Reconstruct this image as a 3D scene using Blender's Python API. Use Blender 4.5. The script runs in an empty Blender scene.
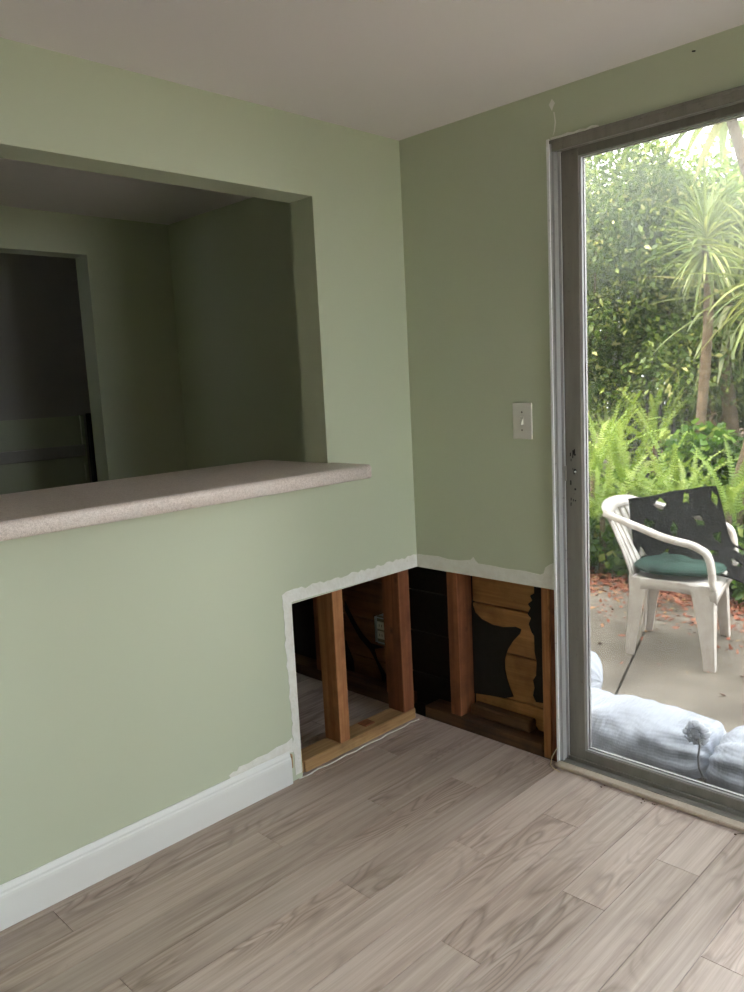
import bpy, bmesh, math, random
import numpy as np
from mathutils import Vector, Matrix, noise as mnoise

# ---------------------------------------------------------------- camera, sky, light, exposure
scene = bpy.context.scene
C = scene.collection
CAM = (-0.7867002, -0.1434955, -0.0504155, 2.037357, -2.261703, 1.342791, 795.144)   # yaw, pitch, roll, x, y, z, focal px


def cam_axes():
    yaw, pitch, roll = CAM[:3]
    f = np.array([math.sin(yaw) * math.cos(pitch), math.cos(yaw) * math.cos(pitch), math.sin(pitch)])
    r0 = np.array([math.cos(yaw), -math.sin(yaw), 0.0])
    u0 = np.cross(r0, f)
    r = math.cos(roll) * r0 + math.sin(roll) * u0
    u = -math.sin(roll) * r0 + math.cos(roll) * u0
    return r, u, f


def at(px, py, axis, val):
    """point on the plane (axis = val) that the photo shows at pixel px, py"""
    r, u, f = cam_axes()
    d = f + r * (px - 372) / CAM[6] - u * (py - 496) / CAM[6]
    p = np.array(CAM[3:6])
    return p + d * (val - p[axis]) / d[axis]


cam_d = bpy.data.cameras.new('camera')
cam = bpy.data.objects.new('camera', cam_d)
C.objects.link(cam)
_r, _u, _f = cam_axes()
cam.matrix_world = Matrix(((_r[0], _u[0], -_f[0], CAM[3]), (_r[1], _u[1], -_f[1], CAM[4]),
                           (_r[2], _u[2], -_f[2], CAM[5]), (0, 0, 0, 1)))
cam_d.sensor_fit = 'VERTICAL'
cam_d.sensor_height = 24
cam_d.lens = CAM[6] * 24 / 992
cam_d.clip_start = 0.02
scene.camera = cam

world = bpy.data.worlds.new('world')
scene.world = world
world.use_nodes = True
wb = world.node_tree.nodes['Background']
wb.inputs['Color'].default_value = (0.87, 0.95, 1.04, 1)
wb.inputs['Strength'].default_value = 17.6

sun_d = bpy.data.lights.new('sun', 'SUN')
sun = bpy.data.objects.new('sun', sun_d)
C.objects.link(sun)
sun_d.energy = 26.0
sun_d.angle = math.radians(12)
sun_d.color = (1.0, 0.93, 0.80)
sun.rotation_euler = Vector((0.14, 0.52, -0.80)).to_track_quat('-Z', 'Y').to_euler()

scene.view_settings.view_transform = 'Standard'
scene.view_settings.look = 'None'
scene.view_settings.gamma = 1
scene.view_settings.use_curve_mapping = False
scene.view_settings.exposure = 0.45
scene.cycles.use_denoising = True
scene.cycles.max_bounces = 12
scene.cycles.diffuse_bounces = 8
scene.cycles.transparent_max_bounces = 16
scene.cycles.caustics_reflective = False
scene.cycles.caustics_refractive = False

rng = np.random.default_rng(7)
random.seed(7)


# ---------------------------------------------------------------- helpers
def lin(r, g, b):
    return tuple(((c / 255) / 12.92 if c / 255 <= 0.04045 else ((c / 255 + 0.055) / 1.055) ** 2.4) for c in (r, g, b)) + (1,)


class NT:
    """small node tree writer"""
    def __init__(self, name):
        self.m = bpy.data.materials.new(name)
        self.m.use_nodes = True
        self.t = self.m.node_tree
        self.t.nodes.clear()
        self.out = self.n('ShaderNodeOutputMaterial')

    def n(self, kind, ins=None, **props):
        nd = self.t.nodes.new(kind)
        for k, v in props.items():
            setattr(nd, k, v)
        for k, v in (ins or {}).items():
            s = nd.inputs[k]
            if isinstance(v, bpy.types.NodeSocket):
                self.t.links.new(v, s)
            else:
                s.default_value = v
        return nd

    def mapping(self, src, scale=(1, 1, 1), loc=(0, 0, 0)):
        return self.n('ShaderNodeMapping', {'Vector': src, 'Scale': scale, 'Location': loc}).outputs[0]

    def noise(self, vec, scale, detail=3, rough=0.5, dist=0.0):
        return self.n('ShaderNodeTexNoise', {'Vector': vec, 'Scale': scale, 'Detail': detail, 'Roughness': rough, 'Distortion': dist})

    def ramp(self, fac, stops):
        nd = self.n('ShaderNodeValToRGB', {'Fac': fac})
        e = nd.color_ramp.elements
        while len(e) < len(stops):
            e.new(0.5)
        for el, (p, c) in zip(e, stops):
            el.position = p
            el.color = c
        return nd.outputs['Color']

    def mix(self, fac, a, b, blend='MIX'):
        nd = self.n('ShaderNodeMix', data_type='RGBA', blend_type=blend)
        for s, v in ((nd.inputs['Factor'], fac), (nd.inputs[6], a), (nd.inputs[7], b)):
            if isinstance(v, bpy.types.NodeSocket):
                self.t.links.new(v, s)
            else:
                s.default_value = v
        return nd.outputs[2]

    def math(self, op, a, b=0.0):
        nd = self.n('ShaderNodeMath', operation=op)
        for s, v in zip(nd.inputs, (a, b)):
            if isinstance(v, bpy.types.NodeSocket):
                self.t.links.new(v, s)
            else:
                s.default_value = v
        return nd.outputs[0]

    def bump(self, h, strength=0.2, dist=0.01):
        return self.n('ShaderNodeBump', {'Height': h, 'Strength': strength, 'Distance': dist}).outputs[0]

    def bsdf(self, color, rough=0.5, **kw):
        nd = self.n('ShaderNodeBsdfPrincipled')
        ins = {'Base Color': color, 'Roughness': rough}
        ins.update(kw)
        for k, v in ins.items():
            s = nd.inputs[k]
            if isinstance(v, bpy.types.NodeSocket):
                self.t.links.new(v, s)
            else:
                s.default_value = v
        return nd.outputs[0]

    def done(self, sh):
        self.t.links.new(sh, self.out.inputs['Surface'])
        return self.m

    def obj(self):
        return self.n('ShaderNodeTexCoord').outputs['Object']

    def pos(self):
        return self.n('ShaderNodeNewGeometry').outputs['Position']


W4 = (1, 1, 1, 1)
B4 = (0, 0, 0, 1)


def worldloc(o):
    v = Vector((0, 0, 0))
    while o is not None:
        v += o.location
        o = o.parent
    return v


def link(name, me, mat, parent=None, loc=None, smooth=False):
    o = bpy.data.objects.new(name, me)
    C.objects.link(o)
    if mat is not None and not me.materials:
        me.materials.append(mat)
    if smooth:
        me.polygons.foreach_set('use_smooth', [True] * len(me.polygons))
    if parent is not None:
        o.parent = parent
    if loc is not None:
        o.location = loc
    return o


def mesh(name, verts, faces, mat, parent=None, smooth=False, local=False, origin=None):
    """verts in world coordinates unless local; parented meshes sit at their parent's origin"""
    v = np.asarray(verts, float)
    if parent is not None and not local:
        v = v - np.array(worldloc(parent))
    loc = None
    if origin is not None:
        v = v - np.array(origin)
        loc = origin
    me = bpy.data.meshes.new(name)
    me.from_pydata(v.tolist(), [], [tuple(f) for f in faces])
    me.update()
    return link(name, me, mat, parent, loc, smooth)


def bm_obj(name, bm, mat, parent=None, smooth=False):
    me = bpy.data.meshes.new(name)
    bmesh.ops.recalc_face_normals(bm, faces=bm.faces[:])
    if parent is not None:
        off = -worldloc(parent)
        bmesh.ops.translate(bm, vec=off, verts=bm.verts[:])
    bm.to_mesh(me)
    bm.free()
    return link(name, me, mat, parent, None, smooth)


def add_box(bm, x0, x1, y0, y1, z0, z1, bevel=0.0, seg=1):
    vs = [bm.verts.new(p) for p in ((x0, y0, z0), (x1, y0, z0), (x1, y1, z0), (x0, y1, z0),
                                    (x0, y0, z1), (x1, y0, z1), (x1, y1, z1), (x0, y1, z1))]
    fs = [bm.faces.new([vs[i] for i in f]) for f in ((3, 2, 1, 0), (4, 5, 6, 7), (0, 1, 5, 4), (1, 2, 6, 5), (2, 3, 7, 6), (3, 0, 4, 7))]
    if bevel:
        es = list({e for f in fs for e in f.edges})
        bmesh.ops.bevel(bm, geom=es, offset=bevel, segments=seg, profile=0.6, affect='EDGES')


def box(name, x0, x1, y0, y1, z0, z1, mat, parent=None, bevel=0.0, seg=1, smooth=False):
    bm = bmesh.new()
    add_box(bm, x0, x1, y0, y1, z0, z1, bevel, seg)
    return bm_obj(name, bm, mat, parent, smooth)


def tube(name, pts, rad, mat, parent=None, n=8, smooth=True, local=False, cap=True):
    pts = [Vector(p) for p in pts]
    rads = rad if hasattr(rad, '__len__') else [rad] * len(pts)
    V, F = [], []
    up = Vector((0, 0, 1))
    prev = None
    for i, p in enumerate(pts):
        t = (pts[min(i + 1, len(pts) - 1)] - pts[max(i - 1, 0)]).normalized()
        a = prev if prev is not None else (up if abs(t.z) < 0.9 else Vector((1, 0, 0)))
        s = t.cross(a).normalized()
        b = s.cross(t).normalized()
        prev = b
        for k in range(n):
            an = 2 * math.pi * k / n
            V.append(p + (s * math.cos(an) + b * math.sin(an)) * rads[i])
    for i in range(len(pts) - 1):
        for k in range(n):
            a, c = i * n + k, i * n + (k + 1) % n
            F.append((a, c, c + n, a + n))
    if cap:
        F.append(tuple(range(n - 1, -1, -1)))
        F.append(tuple(range((len(pts) - 1) * n, len(pts) * n)))
    return mesh(name, [tuple(v) for v in V], F, mat, parent, smooth, local)


def tag(o, label, cat=None, group=None, kind=None):
    o['label'] = label
    if cat:
        o['category'] = cat
    if group:
        o['group'] = group
    if kind:
        o['kind'] = kind
    return o


def thing(name, label, cat, loc=(0, 0, 0), rotz=0.0, group=None, kind=None):
    o = bpy.data.objects.new(name, None)
    o.empty_display_size = 0.05
    C.objects.link(o)
    o.location = loc
    o.rotation_euler = (0, 0, rotz)
    return tag(o, label, cat, group, kind)


def sheet(name, axis, p0, p1, u0, u1, z0, z1, holes, mat, parent=None):
    """a wall slab with rectangular holes; axis = thickness axis, u = the other horizontal axis"""
    us = sorted({u0, u1, *[h[0] for h in holes], *[h[1] for h in holes]})
    zs = sorted({z0, z1, *[h[2] for h in holes], *[h[3] for h in holes]})
    us = [u for u in us if u0 <= u <= u1]
    zs = [z for z in zs if z0 <= z <= z1]

    def solid(i, j):
        if i < 0 or j < 0 or i >= len(us) - 1 or j >= len(zs) - 1:
            return False
        u, z = (us[i] + us[i + 1]) / 2, (zs[j] + zs[j + 1]) / 2
        return not any(h[0] < u < h[1] and h[2] < z < h[3] for h in holes)
    bm = bmesh.new()
    cache = {}

    def v(i, j, k):
        if (i, j, k) not in cache:
            p = (p0, p1)[k]
            cache[(i, j, k)] = bm.verts.new((p, us[i], zs[j]) if axis == 0 else (us[i], p, zs[j]))
        return cache[(i, j, k)]
    for i in range(len(us) - 1):
        for j in range(len(zs) - 1):
            if not solid(i, j):
                continue
            for k in (0, 1):
                bm.faces.new([v(i, j, k), v(i + 1, j, k), v(i + 1, j + 1, k), v(i, j + 1, k)])
            for di, dj, a, b in ((-1, 0, (i, j), (i, j + 1)), (1, 0, (i + 1, j), (i + 1, j + 1)),
                                 (0, -1, (i, j), (i + 1, j)), (0, 1, (i, j + 1), (i + 1, j + 1))):
                if not solid(i + di, j + dj):
                    bm.faces.new([v(*a, 0), v(*b, 0), v(*b, 1), v(*a, 1)])
    return bm_obj(name, bm, mat, parent)


def plate(name, poly, axis, p0, p1, mat, parent=None):
    """a flat irregular piece of constant thickness; poly = list of (u, z) points, outline may be concave"""
    bm = bmesh.new()
    mk = (lambda u, z, p: (p, u, z)) if axis == 0 else (lambda u, z, p: (u, p, z))
    a = [bm.verts.new(mk(u, z, p0)) for u, z in poly]
    b = [bm.verts.new(mk(u, z, p1)) for u, z in poly]
    bm.faces.new(a)
    bm.faces.new(b[::-1])
    n = len(poly)
    for i in range(n):
        bm.faces.new((a[i], b[i], b[(i + 1) % n], a[(i + 1) % n]))
    bm.normal_update()
    bmesh.ops.triangulate(bm, faces=[f for f in bm.faces if len(f.verts) > 4])
    return bm_obj(name, bm, mat, parent)


# ---------------------------------------------------------------- materials
M = {}


def mat_paint(name, col, var=0.03, rough=0.55, bump=0.06):
    t = NT(name)
    p = t.pos()
    n1 = t.noise(p, 1.7, 3).outputs['Fac']
    dark = tuple(c * (1 - var * 2) for c in col[:3]) + (1,)
    colr = t.mix(n1, dark, col)
    n2 = t.noise(p, 260, 2).outputs['Fac']
    return t.done(t.bsdf(colr, rough, Normal=t.bump(n2, bump, 0.002)))


M['green'] = mat_paint('sage_paint', lin(192, 198, 175), 0.02, 0.5)
M['ceiling'] = mat_paint('ceiling_paint', lin(230, 223, 226), 0.02, 0.8, 0.1)
M['white'] = mat_paint('white_trim_paint', lin(226, 226, 224), 0.02, 0.42, 0.03)
M['hall'] = mat_paint('grey_paint', lin(176, 172, 168), 0.02, 0.6)
M['plastic'] = mat_paint('switch_plastic', lin(214, 211, 204), 0.01, 0.35, 0.0)
M['dark'] = mat_paint('black_rubber_paint', lin(26, 26, 26), 0.1, 0.5)


def mat_compound():
    t = NT('joint_compound')
    p = t.pos()
    n1 = t.noise(p, 30, 4, 0.6).outputs['Fac']
    col = t.ramp(n1, [(0.3, lin(222, 220, 212)), (0.62, lin(232, 231, 226)), (0.8, lin(206, 202, 188))])
    n2 = t.noise(p, 90, 3).outputs['Fac']
    return t.done(t.bsdf(col, 0.75, Normal=t.bump(n2, 0.3, 0.004)))


M['compound'] = mat_compound()


def mat_floor():
    t = NT('grey_oak_laminate')
    oi = t.n('ShaderNodeObjectInfo')
    rnd = oi.outputs['Random']
    off = t.n('ShaderNodeCombineXYZ', {'X': t.math('MULTIPLY', rnd, 7.3), 'Y': t.math('MULTIPLY', rnd, 31.7), 'Z': t.math('MULTIPLY', rnd, 5.1)}).outputs[0]
    v = t.n('ShaderNodeVectorMath', {0: t.obj(), 1: off}, operation='ADD').outputs[0]
    # long fibres
    f1 = t.noise(t.mapping(v, (60, 1.6, 1)), 1.0, 5, 0.6, 0.3).outputs['Fac']
    f2 = t.noise(t.mapping(v, (220, 5, 1)), 1.0, 3, 0.6).outputs['Fac']
    # cathedral figure: contour lines of a stretched noise field
    big = t.noise(t.mapping(v, (9.0, 1.7, 1)), 1.0, 2, 0.45, 0.25).outputs['Fac']
    rings = t.math('FRACT', t.math('MULTIPLY', big, 17.0))
    tri = t.math('ABSOLUTE', t.math('SUBTRACT', rings, 0.5))
    tri = t.math('MULTIPLY', tri, 2.0)
    # broad light/dark patches
    pat = t.noise(t.mapping(v, (5, 1.3, 1)), 1.0, 2).outputs['Fac']
    base = t.ramp(f1, [(0.25, lin(150, 130, 118)), (0.5, lin(180, 160, 149)), (0.75, lin(200, 183, 173))])
    figmask = t.ramp(pat, [(0.43, B4), (0.60, W4)])
    fig = t.mix(t.math('MULTIPLY', t.ramp(tri, [(0.0, W4), (0.55, B4)]), t.math('MULTIPLY', figmask, 0.55)), base, lin(112, 96, 84))
    col = t.mix(t.ramp(f2, [(0.5, B4), (0.75, (0.40, 0.40, 0.40, 1))]), fig, lin(124, 107, 95))
    col = t.mix(t.ramp(pat, [(0.35, (0.30, 0.30, 0.30, 1)), (0.6, B4)]), col, lin(206, 194, 184))
    tone = t.ramp(rnd, [(0.0, (0.82, 0.81, 0.80, 1)), (1.0, (1.05, 1.04, 1.03, 1))])
    col = t.mix(1.0, col, tone, 'MULTIPLY')
    dirt = t.noise(t.pos(), 14, 5, 0.7).outputs['Fac']
    col = t.mix(t.ramp(dirt, [(0.66, B4), (0.8, (0.35, 0.35, 0.35, 1))]), col, lin(96, 84, 74))
    rough = t.math('ADD', t.math('MULTIPLY', dirt, 0.25), 0.36)
    return t.done(t.bsdf(col, rough, Normal=t.bump(f2, 0.12, 0.002)))


M['floor'] = mat_floor()


def mat_lumber(name, c_dark, c_light, stain, axis=2, knots=True):
    t = NT(name)
    rnd = t.n('ShaderNodeObjectInfo').outputs['Random']
    off = t.n('ShaderNodeCombineXYZ', {'X': t.math('MULTIPLY', rnd, 9.0), 'Y': t.math('MULTIPLY', rnd, 4.0), 'Z': t.math('MULTIPLY', rnd, 13.0)}).outputs[0]
    v = t.n('ShaderNodeVectorMath', {0: t.pos(), 1: off}, operation='ADD').outputs[0]
    sc = [55, 55, 55]
    sc[axis] = 2.2
    f = t.noise(t.mapping(v, tuple(sc)), 1.0, 4, 0.6, 0.6).outputs['Fac']
    col = t.ramp(f, [(0.28, c_dark), (0.7, c_light)])
    if knots:
        s2 = [11, 11, 11]
        s2[axis] = 7
        vo = t.n('ShaderNodeTexVoronoi', {'Vector': t.mapping(v, tuple(s2)), 'Scale': 1.0}).outputs['Distance']
        col = t.mix(t.ramp(vo, [(0.05, W4), (0.14, B4)]), col, tuple(c * 0.35 for c in c_dark[:3]) + (1,))
    st = t.noise(v, 6, 4, 0.6).outputs['Fac']
    col = t.mix(t.ramp(st, [(0.5, B4), (0.75, (0.8, 0.8, 0.8, 1))]), col, stain)
    return t.done(t.bsdf(col, 0.7, Normal=t.bump(f, 0.25, 0.003)))


M['stud'] = mat_lumber('fir_stud', lin(146, 92, 54), lin(192, 138, 92), lin(122, 72, 42))
M['stud_red'] = mat_lumber('stained_fir_stud', lin(104, 58, 33), lin(146, 90, 56), lin(82, 42, 24))
M['plate_wood'] = mat_lumber('sole_plate_wood', lin(140, 104, 66), lin(188, 152, 106), lin(96, 70, 46), axis=1, knots=False)
M['plate_dark'] = mat_lumber('damp_sole_plate_wood', lin(64, 42, 26), lin(104, 72, 44), lin(34, 24, 16), axis=0, knots=False)
M['board'] = mat_lumber('pine_sheathing', lin(140, 95, 54), lin(184, 136, 84), lin(100, 64, 36), axis=0)
M['board_dark'] = mat_lumber('aged_sheathing', lin(96, 62, 38), lin(134, 92, 58), lin(56, 38, 24), axis=0)


def mat_felt():
    t = NT('tar_paper')
    n1 = t.noise(t.pos(), 40, 4).outputs['Fac']
    col = t.ramp(n1, [(0.3, lin(13, 12, 12)), (0.7, lin(26, 24, 23))])
    return t.done(t.bsdf(col, 0.8, Normal=t.bump(n1, 0.4, 0.004)))


M['felt'] = mat_felt()


def mat_counter():
    t = NT('speckled_laminate')
    p = t.pos()
    a = t.noise(p, 420, 2).outputs['Fac']
    b = t.noise(p, 150, 3).outputs['Fac']
    c = t.noise(p, 9, 5, 0.65).outputs['Fac']
    col = t.ramp(a, [(0.3, lin(184, 168, 161)), (0.5, lin(210, 196, 189)), (0.7, lin(222, 210, 204))])
    col = t.mix(t.ramp(b, [(0.5, B4), (0.62, (0.4, 0.4, 0.4, 1))]), col, lin(170, 152, 145))
    col = t.mix(t.ramp(c, [(0.52, B4), (0.7, (0.4, 0.4, 0.4, 1))]), col, lin(205, 200, 196))
    return t.done(t.bsdf(col, t.ramp(c, [(0.35, (0.36, 0.36, 0.36, 1)), (0.75, (0.46, 0.46, 0.46, 1))])))


M['counter'] = mat_counter()


def mat_alu(name, c1, c2, rough, metal=0.15):
    t = NT(name)
    p = t.pos()
    n1 = t.noise(t.mapping(p, (30, 30, 4)), 1.0, 4, 0.6).outputs['Fac']
    n2 = t.noise(p, 55, 4, 0.7).outputs['Fac']
    col = t.mix(n1, c1, c2)
    col = t.mix(t.ramp(n2, [(0.6, B4), (0.78, (0.6, 0.6, 0.6, 1))]), col, tuple(c * 0.4 for c in c1[:3]) + (1,))
    return t.done(t.bsdf(col, rough, Metallic=metal))


M['alu'] = mat_alu('dull_aluminium', lin(156, 155, 155), lin(184, 183, 183), 0.45)
M['alu_bright'] = mat_alu('bright_aluminium', lin(214, 215, 216), lin(244, 245, 246), 0.35, 0.0)
M['alu_dark'] = mat_alu('weathered_aluminium', lin(112, 107, 100), lin(146, 142, 135), 0.55, 0.1)
M['sill'] = mat_alu('worn_threshold', lin(164, 146, 128), lin(196, 182, 166), 0.6, 0.0)
M['gasket'] = mat_paint('black_gasket', lin(30, 29, 28), 0.1, 0.7)


def mat_glass():
    t = NT('dusty_dimmed_glass')
    p = t.pos()
    n1 = t.noise(p, 2.2, 5, 0.6).outputs['Fac']
    n2 = t.noise(t.mapping(p, (60, 1, 9)), 1.0, 4, 0.7).outputs['Fac']
    z = t.n('ShaderNodeSeparateXYZ', {0: p}).outputs['Z']
    x = t.n('ShaderNodeSeparateXYZ', {0: p}).outputs['X']
    high = t.n('ShaderNodeMapRange', {'Value': z, 'From Min': 1.40, 'From Max': 2.0, 'To Min': 0.0, 'To Max': 1.0}, interpolation_type='SMOOTHSTEP').outputs[0]  # denser dust up high paints in the bright veil of sunlight
    d = t.math('MULTIPLY', t.ramp(n1, [(0.3, (0.25, 0.25, 0.25, 1)), (0.7, W4)]), t.math('ADD', t.math('MULTIPLY', high, 0.075), 0.010))
    d = t.math('ADD', d, t.math('MULTIPLY', t.ramp(n2, [(0.55, B4), (0.8, W4)]), 0.015))
    tr = t.n('ShaderNodeBsdfTransparent', {'Color': (0.435, 0.425, 0.405, 1)}).outputs[0]  # tint deeper than real glass, dims the bright garden against the room
    gl = t.n('ShaderNodeBsdfGlossy', {'Color': W4, 'Roughness': 0.02}).outputs[0]
    fr = t.n('ShaderNodeFresnel', {'IOR': 1.2}).outputs[0]
    clear = t.n('ShaderNodeMixShader', {0: fr, 1: tr, 2: gl}).outputs[0]
    tl = t.n('ShaderNodeBsdfTranslucent', {'Color': (0.9, 0.9, 0.86, 1)}).outputs[0]
    return t.done(t.n('ShaderNodeMixShader', {0: d, 1: clear, 2: tl}).outputs[0])


M['glass'] = mat_glass()


def mat_clear():
    t = NT('clear_glass')
    tr = t.n('ShaderNodeBsdfTransparent', {'Color': (0.87, 0.88, 0.87, 1)}).outputs[0]
    gl = t.n('ShaderNodeBsdfGlossy', {'Color': W4, 'Roughness': 0.02}).outputs[0]
    fr = t.n('ShaderNodeFresnel', {'IOR': 1.35}).outputs[0]
    return t.done(t.n('ShaderNodeMixShader', {0: fr, 1: tr, 2: gl}).outputs[0])


M['clear'] = mat_clear()


def mat_concrete():
    t = NT('patio_concrete')
    p = t.pos()
    a = t.noise(p, 2.5, 6, 0.65).outputs['Fac']
    b = t.noise(p, 120, 3, 0.6).outputs['Fac']
    col = t.ramp(a, [(0.32, lin(84, 75, 65)), (0.5, lin(120, 111, 99)), (0.68, lin(148, 138, 126))])
    col = t.mix(t.ramp(b, [(0.35, (0.5, 0.5, 0.5, 1)), (0.55, B4)]), col, lin(104, 96, 86))
    return t.done(t.bsdf(col, 0.85, Normal=t.bump(b, 0.3, 0.004)))


M['concrete'] = mat_concrete()
M['paving'] = mat_paint('pale_bounce_paving', lin(196, 190, 178), 0.05, 0.9, 0.2)


def mat_soil():
    t = NT('dark_soil')
    p = t.pos()
    a = t.noise(p, 9, 6, 0.7).outputs['Fac']
    col = t.ramp(a, [(0.3, lin(48, 36, 27)), (0.6, lin(86, 62, 46)), (0.8, lin(120, 84, 62))])
    return t.done(t.bsdf(col, 0.95, Normal=t.bump(a, 0.8, 0.03)))


M['soil'] = mat_soil()


def mat_leaf(name, stops, rough=0.45, trans=0.35, island=True):
    t = NT(name)
    if island:
        r = t.n('ShaderNodeNewGeometry').outputs['Random Per Island']
    else:
        r = t.n('ShaderNodeObjectInfo').outputs['Random']
    col = t.ramp(r, stops)
    s = t.bsdf(col, rough)
    tcol = t.mix(1.0, col, (1.3, 1.3, 0.85, 1), 'MULTIPLY')
    tl = t.n('ShaderNodeBsdfTranslucent', {'Color': tcol}).outputs[0]
    return t.done(t.n('ShaderNodeMixShader', {0: trans, 1: s, 2: tl}).outputs[0])


M['leaf_dark'] = mat_leaf('evergreen_leaf', [(0, lin(52, 76, 36)), (0.55, lin(96, 120, 60)), (0.9, lin(146, 162, 90)), (1, lin(216, 212, 150))])
M['leaf_mid'] = mat_leaf('hedge_leaf', [(0, lin(80, 106, 50)), (0.5, lin(124, 150, 76)), (1, lin(188, 200, 120))])
M['ivy'] = mat_leaf('ivy_leaf', [(0, lin(46, 78, 32)), (0.55, lin(84, 122, 50)), (0.9, lin(132, 164, 80)), (1, lin(190, 196, 120))], 0.35)
M['fern'] = mat_leaf('fern_frond', [(0, lin(120, 146, 68)), (0.5, lin(152, 176, 90)), (1, lin(186, 202, 126))], 0.5, 0.4, island=False)
M['yucca'] = mat_leaf('yucca_blade', [(0, lin(98, 116, 66)), (0.6, lin(132, 146, 88)), (1, lin(176, 178, 122))], 0.4, 0.3, island=False)
M['yucca_pale'] = mat_leaf('pale_yucca_blade', [(0, lin(128, 142, 104)), (0.6, lin(160, 170, 132)), (1, lin(196, 190, 150))], 0.4, 0.3, island=False)
M['litter'] = mat_leaf('dry_leaf', [(0, lin(120, 66, 46)), (0.5, lin(170, 98, 74)), (0.85, lin(196, 134, 108)), (1, lin(206, 176, 120))], 0.8, 0.1)


def mat_bark():
    t = NT('bark')
    p = t.pos()
    a = t.noise(t.mapping(p, (14, 14, 30)), 1.0, 5, 0.7).outputs['Fac']
    col = t.ramp(a, [(0.3, lin(66, 54, 44)), (0.55, lin(112, 96, 78)), (0.8, lin(150, 134, 112))])
    return t.done(t.bsdf(col, 0.9, Normal=t.bump(a, 0.8, 0.02)))


M['bark'] = mat_bark()


def mat_resin():
    t = NT('chalky_white_resin')
    p = t.obj()
    a = t.noise(p, 18, 5, 0.65).outputs['Fac']
    col = t.ramp(a, [(0.35, lin(184, 176, 169)), (0.6, lin(212, 207, 202)), (0.8, lin(224, 221, 218))])
    return t.done(t.bsdf(col, 0.5))


M['resin'] = mat_resin()


def mat_cushion():
    t = NT('green_velvet_cushion')
    p = t.obj()
    a = t.noise(p, 12, 5, 0.65).outputs['Fac']
    col = t.ramp(a, [(0.35, lin(22, 46, 40)), (0.6, lin(36, 70, 60)), (0.8, lin(84, 112, 100))])
    return t.done(t.bsdf(col, 0.9, Normal=t.bump(t.noise(p, 200, 2).outputs['Fac'], 0.4, 0.003)))


M['cushion'] = mat_cushion()


def mat_rubber():
    t = NT('black_rubber_mat')
    p = t.obj()
    a = t.noise(p, 25, 4, 0.6).outputs['Fac']
    col = t.ramp(a, [(0.35, lin(12, 12, 13)), (0.7, lin(26, 25, 27))])
    return t.done(t.bsdf(col, 0.9, **{'Specular IOR Level': 0.15}, Normal=t.bump(t.noise(p, 90, 3).outputs['Fac'], 0.6, 0.006)))


M['rubber'] = mat_rubber()


def mat_bag():
    t = NT('woven_polypropylene')
    uv = t.n('ShaderNodeTexCoord').outputs['Object']
    w1 = t.n('ShaderNodeTexWave', {'Vector': uv, 'Scale': 17.0, 'Distortion': 2.5, 'Detail': 2.0, 'Detail Scale': 0.6}, bands_direction='X').outputs['Fac']
    w2 = t.n('ShaderNodeTexWave', {'Vector': uv, 'Scale': 38.0, 'Distortion': 1.2, 'Detail': 1.0}, bands_direction='Z').outputs['Fac']
    h = t.math('ADD', t.math('MULTIPLY', w1, 0.8), t.math('MULTIPLY', w2, 0.35))
    n1 = t.noise(uv, 7, 4).outputs['Fac']
    col = t.ramp(n1, [(0.3, lin(186, 192, 206)), (0.6, lin(198, 204, 216)), (0.85, lin(196, 196, 197))])
    s = t.bsdf(col, 0.55, Normal=t.bump(h, 0.4, 0.005))
    tl = t.n('ShaderNodeBsdfTranslucent', {'Color': lin(226, 228, 232)}).outputs[0]
    return t.done(t.n('ShaderNodeMixShader', {0: 0.12, 1: s, 2: tl}).outputs[0])


M['bag'] = mat_bag()
t_ = NT('lightened_woven_plastic')
M['knot'] = t_.done(t_.n('ShaderNodeMixShader', {0: 0.6, 1: t_.bsdf(lin(236, 238, 242), 0.6), 2: t_.n('ShaderNodeBsdfTranslucent', {'Color': lin(244, 246, 250)}).outputs[0]}).outputs[0])  # sack cloth lightened and made translucent to lift the shaded folds
M['twine'] = mat_paint('grey_twine', lin(120, 116, 112), 0.05, 0.8)
M['straw'] = mat_paint('dry_straw', lin(196, 176, 138), 0.05, 0.8)
M['chrome'] = mat_alu('zinc_box', lin(172, 188, 204), lin(206, 216, 226), 0.35, 0.1)
M['screw'] = mat_alu('screw_metal', lin(120, 116, 108), lin(150, 146, 138), 0.4, 0.8)
M['fence'] = mat_paint('dark_fence_paint', lin(44, 42, 40), 0.1, 0.6)
M['stucco_dark'] = mat_paint('brown_screen_wall', lin(120, 104, 88), 0.04, 0.9, 0.4)
M['stucco'] = mat_paint('cream_stucco', lin(214, 206, 190), 0.04, 0.9, 0.4)

# ---------------------------------------------------------------- room dimensions (metres)
H = 2.2                       # ceiling
HK = 2.17                     # kitchen ceiling
DW = 0.0127                   # drywall thickness
WT = 0.118                    # wall thickness of the pass-through wall
XR, YF = 2.75, -4.1           # right wall, wall behind the camera
XK, YK = -1.585, -2.6         # kitchen far wall, kitchen near end
CUT = 0.617                   # height of the flood cut
CUTY = -0.637                 # where the cut ends on the left wall
OPY, OPZ0, OPZ1 = -0.437, 1.024, 1.954   # pass-through
DX0, DX1, DZ = 0.626, 2.47, 2.05         # sliding door opening
PATIO = -0.08

# ---------------------------------------------------------------- floor
fl = box('floor', XK - 1.2, XR, YF, 0.1315, -0.10, -0.0085, M['gasket'])
tag(fl, 'grey washed oak laminate plank floor of the dining room and kitchen', kind='structure')
PW, PL, GAP = 0.1205, 1.22, 0.0016
plank_cache = {}


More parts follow.
